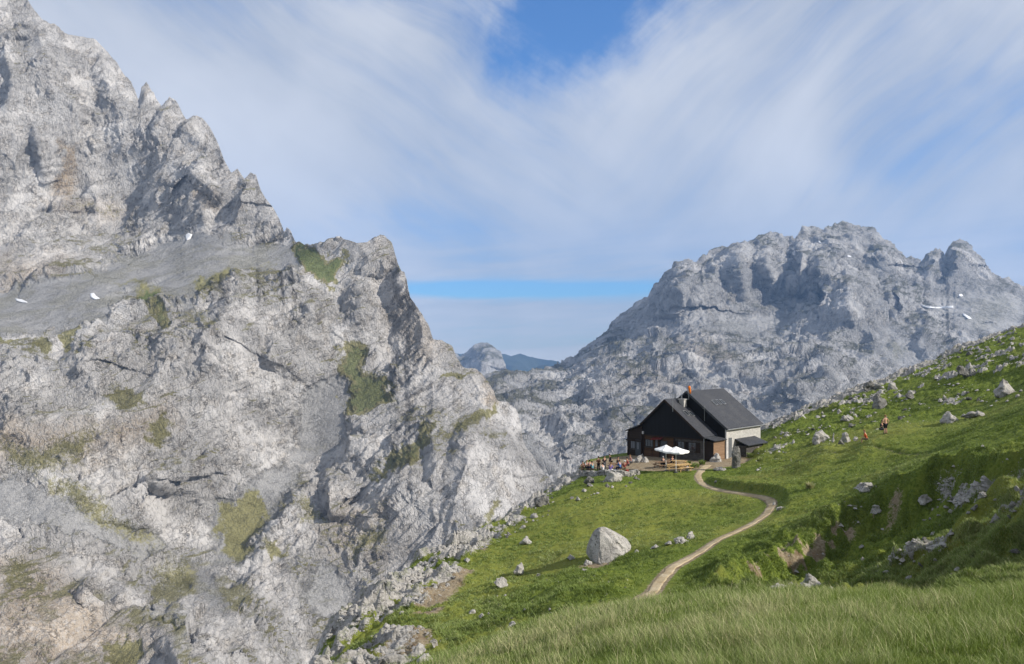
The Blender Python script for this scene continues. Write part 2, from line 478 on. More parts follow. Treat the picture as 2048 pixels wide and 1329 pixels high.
LM_D = [(-300, 1500, 430), (100, 1500, 470), (300, 1500, 500), (700, 1500, 590), (1100, 1500, 720), (-300, 1300, 520), (100, 1300, 560), (400, 1290, 560), (650, 1300, 680), (900, 1250, 740),
        (-200, 960, 680), (0, 960, 690), (200, 1060, 690), (430, 1130, 730), (100, 1200, 610), (560, 1200, 690), (300, 1180, 680),
        (100, 760, 760), (300, 750, 790), (500, 900, 810), (620, 870, 870), (740, 960, 800), (780, 850, 850), (930, 900, 800), (1050, 900, 850), (1000, 1050, 760), (850, 1080, 740), (1150, 1150, 800),
        (-300, 660, 830), (0, 660, 840), (200, 640, 860), (340, 610, 890), (450, 570, 930), (600, 560, 960), (700, 500, 990), (780, 490, 1000), (860, 700, 930), (970, 780, 880), (1030, 830, 880), (640, 520, 1000), (650, 600, 950),
        (0, 610, 960), (200, 570, 980), (380, 480, 1130), (500, 500, 1080), (-300, 560, 1040), (0, 550, 1050), (200, 535, 1080), (320, 500, 1140), (560, 470, 1110), (600, 490, 1060),
        (0, 0, 1290), (0, 300, 1150), (150, 100, 1280), (300, 300, 1220), (440, 350, 1190), (530, 430, 1130), (-300, -400, 1500), (-300, 300, 1120), (280, 180, 1280), (400, 420, 1150)]
LM_RIDGES = [([(492, 350), (474, 400), (478, 445)], 34, 16, 60), ([(425, 300), (382, 345), (420, 375), (450, 420)], 26, 12, 50),
             ([(340, 205), (318, 250), (310, 290)], 24, 12, 40), ([(388, 238), (352, 275)], 20, 12, 40), ([(293, 175), (283, 220)], 14, 9, 18),
             ([(664, 945), (655, 1000), (668, 1028), (700, 1030)], 34, 14, 70), ([(700, 862), (688, 925)], 26, 12, 60), ([(585, 500), (610, 560), (640, 640)], 8, 30, 60),
             ([(500, 530), (488, 580), (420, 660), (400, 740)], 30, 26, 80), ([(640, 590), (600, 640), (585, 700)], 24, 18, 60), ([(350, 610), (330, 660), (300, 720)], 22, 22, 60),
             ([(240, 640), (160, 720), (200, 800)], 20, 40, 80), ([(790, 490), (830, 600), (850, 700), (830, 800)], 34, 60, 100), ([(800, 540), (790, 580)], 16, 8, 20),
             ([(980, 800), (940, 900), (900, 1040)], 26, 40, 90), ([(870, 890), (770, 960), (720, 1050)], 18, 26, 60), ([(1020, 820), (1000, 950), (1010, 1020)], 20, 30, 60),
             ([(330, 1270), (360, 1310), (380, 1400)], 18, 22, 60), ([(440, 900), (300, 960), (420, 990)], 22, 26, 90), ([(620, 1000), (540, 1080), (470, 1190)], 20, 40, 90),
             ([(60, 0), (90, 120), (130, 240)], 24, 40, 70), ([(190, 90), (230, 200), (250, 320)], 22, 30, 70), ([(70, 240), (80, 300), (100, 380)], 22, 16, 50), ([(0, 60), (30, 160), (10, 260)], 22, 20, 60),
             ([(350, 380), (310, 430), (250, 500)], 14, 30, 60), ([(170, 330), (200, 430), (190, 520)], 14, 24, 60), ([(0, 420), (240, 415), (300, 440)], 7, 14, 30),
             ([(130, 1130), (200, 1200), (330, 1240)], 20, 40, 60), ([(560, 640), (540, 720), (640, 760)], 18, 20, 60),
             ([(720, 560), (720, 640), (740, 700)], 20, 40, 50)]
LM_RIDGES = [(l, A * 0.85, a, b) for l, A, a, b in LM_RIDGES]
LM_GREEN = [([(585, 492), (640, 500), (692, 520), (668, 552), (648, 580), (634, 552), (596, 534)], 5, 1.0), ([(275, 573), (322, 590), (297, 614), (272, 602)], 4, 1.0),
            ([(300, 618), (332, 608), (336, 640), (312, 652)], 5, 0.85), ([(675, 683), (722, 690), (738, 740), (775, 765), (796, 798), (762, 828), (702, 850), (690, 818), (704, 780), (680, 740)], 7, 0.9),
            ([(730, 952), (790, 912), (850, 862), (878, 846), (856, 892), (785, 946)], 5, 0.85), ([(903, 852), (985, 812), (1002, 822), (930, 856)], 4, 0.8), ([(875, 765), (928, 738), (945, 745), (900, 772)], 4, 0.75),
            ([(-20, 665), (32, 680), (20, 702), (-20, 700)], 4, 0.8), ([(60, 692), (96, 664), (92, 702), (70, 712)], 5, 0.75), ([(124, 660), (162, 658), (150, 702), (130, 700)], 5, 0.75),
            ([(195, 790), (240, 772), (295, 788), (285, 815), (228, 808)], 7, 0.6), ([(290, 850), (342, 828), (342, 872), (312, 898)], 7, 0.7), ([(0, 880), (90, 890), (205, 850), (170, 930), (60, 960), (20, 930)], 16, 0.52),
            ([(90, 950), (170, 965), (250, 1030), (330, 1100), (290, 1110), (180, 1040), (100, 990)], 14, 0.5), ([(432, 1010), (500, 975), (545, 1010), (532, 1062), (472, 1132), (438, 1090)], 9, 0.68),
            ([(500, 985), (538, 1000), (536, 1040), (510, 1030)], 6, 0.8), ([(528, 1088), (572, 1078), (576, 1112), (545, 1122)], 6, 0.7), ([(340, 1110), (400, 1130), (392, 1182), (340, 1182), (300, 1150)], 14, 0.55),
            ([(206, 1292), (282, 1283), (286, 1322), (206, 1335)], 7, 0.75), ([(300, 1240), (364, 1266), (350, 1276), (308, 1260)], 5, 0.75), ([(380, 570), (440, 545), (560, 522), (470, 556), (400, 606)], 8, 0.6),
            ([(985, 1002), (1002, 1010), (976, 1060), (962, 1122), (952, 1090)], 5, 0.6), ([(690, 1100), (740, 1060), (800, 1040), (770, 1090), (700, 1140)], 9, 0.5), ([(240, 575), (215, 560), (290, 560), (340, 590)], 6, 0.5),
            ([(0, 1110), (60, 1120), (60, 1180), (0, 1200)], 12, 0.45), ([(600, 990), (660, 1040), (640, 1060), (590, 1040)], 8, 0.45), ([(250, 415), (130, 410), (120, 425), (260, 432)], 4, 0.35)]
LM_SCREE = [([(-400, 640), (-100, 600), (60, 565), (190, 538), (300, 500), (372, 462), (470, 478), (600, 505), (600, 540), (520, 540), (400, 580), (380, 640), (350, 600), (240, 590), (212, 640), (100, 662), (-400, 680)], 7, 1.0),
            ([(-60, 935), (60, 968), (150, 1005), (250, 1055), (335, 1100), (300, 1122), (200, 1082), (-60, 1020)], 8, 0.95), ([(600, 790), (680, 740), (706, 800), (690, 870), (625, 935), (578, 925), (600, 860)], 9, 0.9),
            ([(415, 1010), (500, 955), (560, 925), (625, 945), (540, 1050), (480, 1135), (430, 1145)], 12, 0.85), ([(640, 1110), (690, 1130), (704, 1180), (690, 1245), (620, 1255), (600, 1190)], 10, 0.8),
            ([(330, 1100), (430, 1120), (480, 1250), (400, 1230)], 14, 0.6)]
LM_TAN = [([(-20, 850), (200, 862), (340, 800), (350, 850), (180, 920), (-20, 910)], 20, 0.8), ([(-20, 1120), (100, 1130), (190, 1220), (320, 1290), (200, 1340), (-20, 1340)], 24, 0.75),
          ([(114, 295), (148, 300), (146, 400), (120, 412)], 5, 1.0), ([(780, 560), (830, 600), (900, 700), (840, 720), (780, 640)], 24, 0.45), ([(400, 380), (430, 390), (430, 420), (400, 410)], 6, 0.7),
          ([(100, 400), (250, 408), (250, 440), (120, 440)], 10, 0.5), ([(640, 1010), (780, 1010), (760, 1120), (660, 1100)], 22, 0.5), ([(960, 755), (990, 790), (985, 830), (960, 790)], 6, 0.7), ([(0, 520), (130, 520), (120, 560), (0, 580)], 14, 0.5)]
def lm_masks(q, q3):
    return mask_set(q, q3, LM_GREEN, LM_SCREE, LM_TAN, (), 12.0, 1 / 16.)
def lm_disp(P, q, M):
    p = rot_stretch(P, R(62), 0.42, 26, 1 / 110.)
    h = 4 * crag(p, 1 / 150., 2) + 8.5 * facets(p, 1 / 75., 3)
    pw = P.astype(np.float32)
    lowf = sstep(q[:, 1], 480, 640)
    wv = 26 * perlin(pw, 1 / 170., 61) + 9 * perlin(pw, 1 / 45., 62)
    for (ax, az, lam, A_, of) in ((-0.52, 0.85, 34., 4.2, 0.0), (-0.45, 0.89, 13., 2.6, 0.3), (-0.58, 0.81, 6.5, 1.3, 0.7), (0.93, -0.36, 42., 3.6, .1)):
        c_ = (pw[:, 0] * ax + pw[:, 2] * az + wv) / lam + of
        saw = c_ - np.floor(c_)
        saw = np.where(saw < 0.72, saw / 0.72, (1 - saw) / 0.28)
        h = h + A_ * (saw - 0.5) * sstep(perlin(pw, 1 / (lam * 3), 300 + lam) + 0.2 + .2 * lowf, 0.0, 0.5)
    p2 = rot_stretch(P, R(72), 0.45, 9, 1 / 40., 33)
    fine_k = 0.40 + 0.75 * sstep(perlin(pw, 1 / 75., 410) + 0.5 * perlin(pw, 1 / 25., 411), -0.15, 0.35)
    h = h + fine_k * (3.4 * facets(p2, 1 / 24., 21) + 1.7 * facets(p2, 1 / 9., 77) + 2.8 * crag(p2, 1 / 14., 2, 0.6, 21) + 1.4 * crag(P.astype(np.float32), 1 / 4.5, 2, 0.6, 77))
    sc = np.clip(M[:, 1] * 1.3, 0, 1); gr = np.clip(M[:, 0] * 1.1 - .2, 0, 0.8)
    k = 1 - np.maximum(sc * 0.80, gr * 0.5)
    k = k * (1 - 0.45 * sstep(q[:, 0], 800, 960))
    return h * k
LM_MAT = rock_mountain_mat('limestone_face', 1.0, (0.51, 0.492, 0.475), (0.49, 0.44, 0.38), (0.31, 0.305, 0.30), (0.13, 0.18, 0.035), (0.27, 0.25, 0.10))
lm_us = np.concatenate([np.arange(-400, -12, 14), np.arange(-12, 1150, 1.55), np.arange(1150, 1300, 12)])
massif, LMP, LMU, LMV = relief('mountain', lm_us, LM_TOP, 1560, 960, LM_D, LM_RIDGES, lm_disp, lm_masks, LM_MAT, warp_px=7)

# ---- the massif across the valley
RM_TOP = [(780, 830), (850, 800), (950, 766), (975, 760), (1000, 757), (1030, 754), (1062, 752), (1090, 745), (1120, 735), (1150, 722), (1170, 704), (1195, 690), (1206, 675), (1230, 650), (1262, 625), (1300, 600),
          (1322, 573), (1340, 548), (1358, 531), (1380, 526), (1392, 530), (1402, 520), (1440, 506), (1465, 497), (1482, 489), (1505, 488), (1518, 478), (1535, 474), (1550, 473), (1568, 479), (1580, 484), (1590, 490),
          (1604, 463), (1615, 459), (1632, 462), (1645, 471), (1655, 458), (1668, 453), (1690, 455), (1722, 461), (1742, 465), (1757, 475), (1776, 490), (1794, 509), (1810, 524), (1822, 522), (1835, 528),
          (1845, 537), (1858, 512), (1872, 505), (1882, 506), (1890, 522), (1896, 500), (1905, 488), (1916, 487), (1930, 493), (1952, 511), (1964, 530), (1975, 545), (1990, 556), (2020, 566), (2048, 582), (2200, 650), (2500, 720)]
RM_D = [(800, 1300, 900), (1200, 1300, 950), (1600, 1300, 1100), (2200, 1300, 1400), (900, 1000, 1300), (1100, 950, 1500), (1300, 950, 1550), (1600, 900, 1700), (2100, 900, 1900),
        (1000, 770, 2500), (1040, 840, 1750), (1200, 850, 1750), (1130, 740, 2900), (1200, 700, 2900), (1200, 740, 2500), (1300, 760, 2150), (1400, 830, 1800), (1500, 830, 1850), (1600, 760, 2000), (1640, 720, 2250),
        (1260, 680, 3000), (1350, 680, 2650), (1430, 620, 2850), (1500, 640, 2850), (1320, 600, 2950), (1400, 530, 3150), (1500, 500, 3250), (1600, 610, 2980), (1680, 560, 2980), (1600, 690, 2550), (1700, 680, 2600),
        (1680, 455, 3500), (1750, 500, 3400), (1750, 560, 3080), (1600, 470, 3380), (1820, 540, 3400), (1900, 500, 3500), (1900, 580, 3200), (1950, 520, 3500), (1850, 650, 2700), (1800, 740, 2400), (2000, 620, 3000), (2048, 590, 3300), (2300, 680, 3200), (2000, 700, 2600), (850, 810, 2300)]
RM_RIDGES = [([(1388, 530), (1368, 570), (1350, 605), (1352, 640)], 150, 50, 60), ([(1440, 508), (1425, 550), (1385, 600)], 70, 22, 50), ([(1505, 490), (1480, 520), (1485, 570), (1500, 615)], 150, 42, 50),
             ([(1545, 480), (1528, 520), (1540, 570), (1545, 600)], 130, 26, 50), ([(1600, 480), (1592, 530), (1588, 600)], 150, 22, 60), ([(1655, 500), (1640, 540), (1632, 590)], 90, 22, 50),
             ([(1310, 600), (1255, 650), (1200, 700), (1140, 735)], 90, 10, 40), ([(1345, 680), (1300, 690), (1240, 715), (1140, 760)], 80, 36, 80),
             ([(1704, 548), (1700, 610), (1706, 660), (1712, 690)], 190, 70, 70), ([(1660, 575), (1640, 620), (1600, 650), (1560, 680)], 120, 26, 40), ([(1760, 562), (1790, 600), (1800, 640)], 40, 20, 60),
             ([(1795, 580), (1792, 640)], 50, 8, 40), ([(1775, 495), (1758, 530), (1765, 560)], 150, 36, 60), ([(1668, 456), (1650, 480), (1690, 520), (1740, 540)], 60, 30, 120),
             ([(1872, 505), (1858, 540), (1850, 580)], 80, 20, 40), ([(1912, 488), (1903, 530), (1905, 570)], 130, 18, 70), ([(1660, 700), (1655, 745), (1625, 790)], 110, 40, 60),
             ([(1640, 755), (1600, 770), (1560, 775), (1530, 830)], 70, 40, 60), ([(1470, 690), (1455, 720), (1430, 750)], 60, 24, 50), 
             ([(1290, 795), (1240, 830), (1215, 870)], 60, 34, 50), ([(1150, 790), (1130, 810), (1110, 850)], 36, 18, 40), ([(1180, 880), (1150, 900), (1130, 940)], 34, 24, 50), ([(1060, 830), (1050, 880), (1040, 950)], 34, 20, 40),
             ([(1590, 690), (1570, 720), (1560, 745)], 50, 20, 40), ([(1240, 740), (1190, 780), (1180, 820)], 34, 26, 60), ([(1420, 700), (1350, 720), (1330, 760)], 44, 22, 60), ([(1850, 640), (1840, 690), (1880, 740)], 40, 20, 60),
             ([(1960, 600), (1930, 650), (1960, 700)], 40, 30, 60), ([(1740, 640), (1745, 700), (1730, 750)], 50, 24, 50), ([(1360, 790), (1300, 830), (1290, 900)], 34, 26, 50)]
RM_RIDGES = [(l, A * 1.25, a, b) for l, A, a, b in RM_RIDGES]
RM_GREEN = [([(1395, 690), (1440, 690), (1450, 725), (1405, 720)], 12, 0.5), ([(1670, 730), (1705, 735), (1700, 750), (1670, 745)], 7, 0.6), ([(1290, 860), (1250, 890), (1230, 910), (1270, 900)], 8, 0.6), ([(1230, 740), (1260, 730), (1290, 750)], 8, 0.4),
            ([(1760, 690), (1800, 680), (1820, 710), (1780, 730)], 10, 0.4), ([(1120, 860), (1150, 880), (1130, 920), (1110, 890)], 10, 0.35), ([(1900, 640), (1990, 560), (2048, 600), (2048, 660), (1950, 690)], 20, 0.33), ([(1180, 800), (1200, 790), (1210, 820)], 8, 0.35)]
RM_SCREE = [([(1430, 620), (1560, 615), (1590, 640), (1560, 680), (1440, 690), (1400, 650)], 14, 0.7), ([(1330, 655), (1400, 640), (1420, 660), (1330, 680)], 7, 0.8), ([(1830, 590), (1990, 560), (2060, 600), (2060, 700), (1900, 660), (1840, 620)], 16, 0.75),
            ([(1720, 650), (1790, 640), (1880, 680), (1900, 730), (1800, 770), (1740, 700)], 14, 0.6), ([(1540, 760), (1620, 720), (1600, 760), (1540, 790)], 9, 0.6)]
RM_TAN = [([(1350, 690), (1440, 700), (1450, 740), (1400, 730)], 14, 0.7), ([(1260, 760), (1330, 750), (1330, 790)], 12, 0.4)]
RM_SHADE = [([(1660, 462), (1740, 472), (1750, 500), (1735, 540), (1700, 520), (1660, 490)], 14, 0.22)]  # shadow beside the summit, painted as a darker rock colour
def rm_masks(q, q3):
    return mask_set(q, q3, RM_GREEN, RM_SCREE, RM_TAN, RM_SHADE, 9.0, 1 / 14.)
def rm_disp(P, q, M):
    cliff = sstep(-q[:, 1], -690, -620)        # upper walls: ribs and gullies; below: ice-worn humps
    p = rot_stretch(P, R(86), 0.30, 60, 1 / 300.)
    pv = rot_stretch(P, R(84), 0.16, 30, 1 / 200., 5)
    a = 9 * facets(p, 1 / 150., 4) + 24 * crag(pv, 1 / 120., 3, 0.62, 9) + 9 * facets(p, 1 / 45., 14) + 7 * crag(pv, 1 / 34., 2, .6, 29)
    p2 = rot_stretch(P, R(35), 0.6, 50, 1 / 160., 33)
    b = 12 * crag(p2, 1 / 330., 1, 0.6, 5) + 20 * facets(p2, 1 / 150., 5) + 12 * facets(p2, 1 / 60., 44) + 10 * crag(p2, 1 / 38., 2, 0.6, 47)
    c = 8.0 * crag(P.astype(np.float32), 1 / 26., 3, 0.62, 70)
    sc = np.clip(M[:, 1], 0, 1) * 0.85
    return (a * cliff + b * (1 - cliff)) * (1 - sc) + c * (1 - sc)
RM_MAT = rock_mountain_mat('far_limestone', 3.0, (0.41, 0.405, 0.40), (0.41, 0.375, 0.33), (0.36, 0.355, 0.35), (0.09, 0.11, 0.04), (0.15, 0.145, 0.08), 1.0, (0.53, 0.52, 0.51))
rm_us = np.concatenate([np.arange(780, 900, 6), np.arange(900, 2090, 1.6), np.arange(2090, 2500, 10)])
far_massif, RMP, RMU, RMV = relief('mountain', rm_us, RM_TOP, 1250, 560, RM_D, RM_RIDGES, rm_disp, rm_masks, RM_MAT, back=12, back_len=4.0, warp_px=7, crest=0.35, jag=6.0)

# ---- the rock dome and blue ranges in the gap
def dome_disp(P, q, M):
    p = rot_stretch(P, R(80), 0.4, 60, 1 / 300.)
    return 34 * crag(p, 1 / 260., 4, 0.6)
zero = lambda q, q3: np.zeros((len(q), 4))
DOME_TOP = [(880, 720), (905, 708), (912, 711), (920, 716), (935, 706), (952, 691), (965, 686), (975, 686), (984, 692), (992, 704), (1000, 708), (1006, 725), (1012, 748), (1020, 775), (1030, 800)]
relief('mountain', np.arange(880, 1030, 1.5), DOME_TOP, 840, 90, [(880, 720, 5200), (970, 690, 5000), (1010, 760, 4700), (950, 830, 4200), (880, 830, 4400), (1030, 830, 4300)],
       [([(985, 690), (965, 730), (960, 770)], 190, 40, 60), ([(912, 710), (905, 740)], 60, 14, 40)], dome_disp, zero, RM_MAT, back=12, back_len=4.0)
def range_mat():
    m, N, b = new_mat('wooded_range')
    geo = N.new('ShaderNodeNewGeometry')
    N.put(b.inputs['Base Color'], N.mix(N.mapr(N.noise(geo.outputs['Position'], 0.002, 5, 0.6), 0.4, 0.6), (0.015, 0.025, 0.015), (0.035, 0.045, 0.025)))
    return m
RANGE_MAT = range_mat()
relief('mountain', np.arange(860, 1260, 3), [(860, 716), (960, 716), (1005, 712), (1022, 714), (1040, 710), (1056, 717), (1080, 721), (1104, 726), (1126, 735), (1160, 742), (1260, 760)], 860, 60,
       [(860, 715, 9500), (1260, 760, 9500), (1040, 711, 9500), (860, 860, 8800), (1260, 860, 8800)], [([(1040, 712), (1010, 760), (1000, 800)], 500, 60, 90)],
       lambda P, q, M: 160 * crag(P.astype(np.float32), 1 / 1400., 4), zero, RANGE_MAT, back=8, back_len=20)
relief('mountain', np.arange(1020, 1260, 3), [(1020, 790), (1050, 762), (1064, 746), (1080, 737), (1090, 735), (1102, 738), (1120, 742), (1145, 738), (1260, 750)], 860, 50,
       [(1020, 790, 7600), (1260, 750, 7900), (1085, 736, 7600), (1020, 860, 7000), (1260, 860, 7000)], [],
       lambda P, q, M: 80 * crag(P.astype(np.float32), 1 / 700., 4), zero, RANGE_MAT, back=8, back_len=15)
print('mountains', round(time.time() - T0, 1))
# ------------------------------------------------------------------ the near slope
# (photo column, photo row, distance ahead in metres) read off the photograph; heights in between are interpolated; points past the right edge are added: an unseen knoll that shades the hollow
NEAR = [(2300, 900, 24), (2500, 770, 25), (2480, 820, 20), (2560, 780, 31), (2350, 980, 17), (2900, 700, 25), (4500, 620, 25), (4500, 640, 60), (4500, 620, 12), (6500, 650, 25), (6500, 650, 5), (2600, 800, 40), (0, 1950, 4.5), (500, 1750, 4.5), (600, 1480, 10), (200, 1800, 10), (-400, 2200, 10), (500, 1500, 18), (100, 1850, 18), (450, 1560, 30), (0, 2100, 30), (-400, 2300, 2.0), (600, 1900, 2.0), (1024, 1950, 2.0), (1500, 1900, 2.0), (2048, 1800, 2.0), (2900, 1500, 2.0), (1024, 3000, 1.1), (2600, 2400, 1.1), (-400, 2400, 1.1),
        (850, 1600, 4.5), (1100, 1500, 4.5), (1500, 1450, 4.4), (2048, 1400, 4.2), (2800, 1200, 4.5),
        (840, 1345, 10), (900, 1322, 10.5), (1000, 1290, 11), (1060, 1262, 11.5), (1200, 1228, 11.5), (1300, 1206, 11.5), (1500, 1192, 11.5), (1750, 1188, 11), (2048, 1172, 10), (2600, 1040, 9),
        (1500, 1260, 7.5), (1200, 1300, 7.8), (2000, 1250, 6.8), (1000, 1345, 8.2),
        (1300, 1225, 17), (1060, 1278, 18), (1500, 1205, 17), (1750, 1196, 16), (2048, 1175, 14), (700, 1420, 18), (860, 1350, 18),
        (760, 1325, 30), (640, 1330, 37), (1000, 1282, 30), (900, 1322, 27), (700, 1235, 46), (820, 1230, 40), (1000, 1205, 40), (900, 1200, 45), (1100, 1232, 30), (1200, 1200, 31), (1160, 1160, 40),
        (850, 1115, 64), (930, 1110, 60), (1100, 1130, 52), (1215, 1118, 50), (1075, 1158, 50.8), (1300, 1190, 34), (1340, 1130, 41), (1440, 1082, 47), (1530, 1012, 61), (1300, 1062, 58), (1200, 1000, 73), (1350, 962, 84),
        (1110, 978, 94), (1020, 1030, 82), (1180, 950, 93), (1300, 945, 90), (1395, 945, 89), (1410, 926, 96), (1480, 940, 88), (1340, 928, 96), (1256, 930, 100), (1200, 934, 100),
        (1470, 985, 69), (1420, 1040, 60), (1500, 900, 100), (1526, 884, 106), (1560, 852, 117), (1600, 826, 122), (1640, 880, 77), (1770, 868, 72), (1730, 882, 70), (1700, 786, 132), (1800, 750, 140), (1900, 706, 148), (2048, 655, 158), (2600, 430, 170),
        (1750, 820, 110), (1900, 780, 105), (2005, 790, 92), (1920, 838, 82), (1620, 920, 80), (1840, 915, 60), (2048, 826, 58), (2048, 760, 95), (1940, 870, 60), (2600, 640, 60), (1700, 910, 74),
        (1900, 930, 46), (2048, 905, 42), (1750, 1000, 45), (1800, 950, 50), (1600, 1060, 48), (1700, 1010, 50), (1530, 1080, 46), (1480, 1130, 41), (1400, 1150, 39), 
        (1450, 1182, 31), (1600, 1150, 35), (1700, 1100, 38), (1800, 1060, 37), (1900, 1020, 35), (2048, 975, 32), (1600, 1182, 25), (1750, 1150, 24), (1900, 1110, 23), (2048, 1060, 22), (2048, 1140, 16), (1850, 1175, 18), (2600, 1000, 11),
        (1600, 1000, 58), (1680, 960, 62), (1560, 960, 72), (1750, 940, 62),
        (1526, 846, 130), (1600, 832, 140), (1800, 770, 165), (2048, 690, 185), (2600, 480, 200), (1400, 940, 130), (1250, 960, 125)]
_n = np.array(NEAR, float)
_nt = TPS(np.stack([(_n[:, 0] - CX) / FOC, 0.42 * np.log(_n[:, 2])], 1), (HY - _n[:, 1]) / FOC, smooth=0.0012)
def px2plan(px, Y): return ((px - CX) / FOC * Y, Y)
# the lip where the slope breaks off into the valley, and behind the hut (plan metres)
LIP = [px2plan(560, 20), px2plan(618, 36), px2plan(690, 46), px2plan(770, 55), px2plan(846, 64), px2plan(940, 73), px2plan(1030, 84), px2plan(1105, 96), px2plan(1150, 104), px2plan(1240, 114), px2plan(1380, 119), px2plan(1526, 121), px2plan(1600, 126),
       px2plan(1700, 135), px2plan(1800, 143), px2plan(1900, 151), px2plan(2048, 162), px2plan(2300, 180), px2plan(2900, 230)]
LIP = [(LIP[0][0], -40)] + LIP
def lip_drop(x, y):
    q = np.stack([x, y], 1)
    q3 = np.stack([x, y, 0 * x], 1).astype(np.float32)
    d, s, _ = seg_dist(q, LIP)
    sd_ = np.where(s > 0, d, -d) + 1.6 * fbm(q3, 1 / 9., 4) * sstep(y, 15, 40)
    o = np.maximum(sd_, 0)
    return np.where(sd_ > 0, -(o * 0.55 + np.minimum(o * o * 0.30, o * 2.2)), 0)
# eroded scarp on the right: the sunny slope above breaks away towards the camera
SCARP = [(1395, 1180, 33), (1440, 1165, 34), (1500, 1128, 38), (1570, 1092, 41), (1640, 1062, 43), (1700, 1030, 44), (1760, 1008, 44), (1830, 985, 43), (1900, 955, 42), (1980, 940, 39), (2060, 925, 37), (2200, 890, 35), (2500, 820, 33)]
SCARP = [px2plan(a, c) for a, b, c in SCARP]
# the path, the faint upper path and the terrace edge
PATHPX = [(1262, 1240, 22), (1284, 1205, 31), (1306, 1178, 34.5), (1322, 1150, 37.5), (1345, 1126, 40.5), (1372, 1110, 42.5), (1404, 1096, 44.8), (1440, 1078, 48), (1478, 1060, 51), (1512, 1045, 54), (1534, 1030, 57), (1544, 1014, 60.5), (1530, 1002, 64),
          (1500, 992, 67), (1466, 984, 70), (1434, 971, 74), (1408, 957, 79), (1396, 946, 84.5), (1400, 937, 89), (1416, 930, 93)]
PATHPL = [px2plan(a, c) for a, b, c in PATHPX]
def catmull(pts, n):
    p = np.asarray(pts, float); p = np.vstack([2 * p[0] - p[1], p, 2 * p[-1] - p[-2]])
    out = []
    for i in range(1, len(p) - 2):
        t = np.linspace(0, 1, n, endpoint=False)[:, None]
        a, b, c, d = p[i - 1:i + 3]
        out.append(0.5 * (2 * b + (c - a) * t + (2 * a - 5 * b + 4 * c - d) * t ** 2 + (3 * b - a - 3 * c + d) * t ** 3))
    return np.vstack(out + [p[-2:-1]])
PATHC = catmull(PATHPL, 14)
FAINT = catmull([px2plan(1440, 86), px2plan(1500, 83), px2plan(1580, 78), px2plan(1680, 73), px2plan(1770, 67), px2plan(1860, 60)], 8)

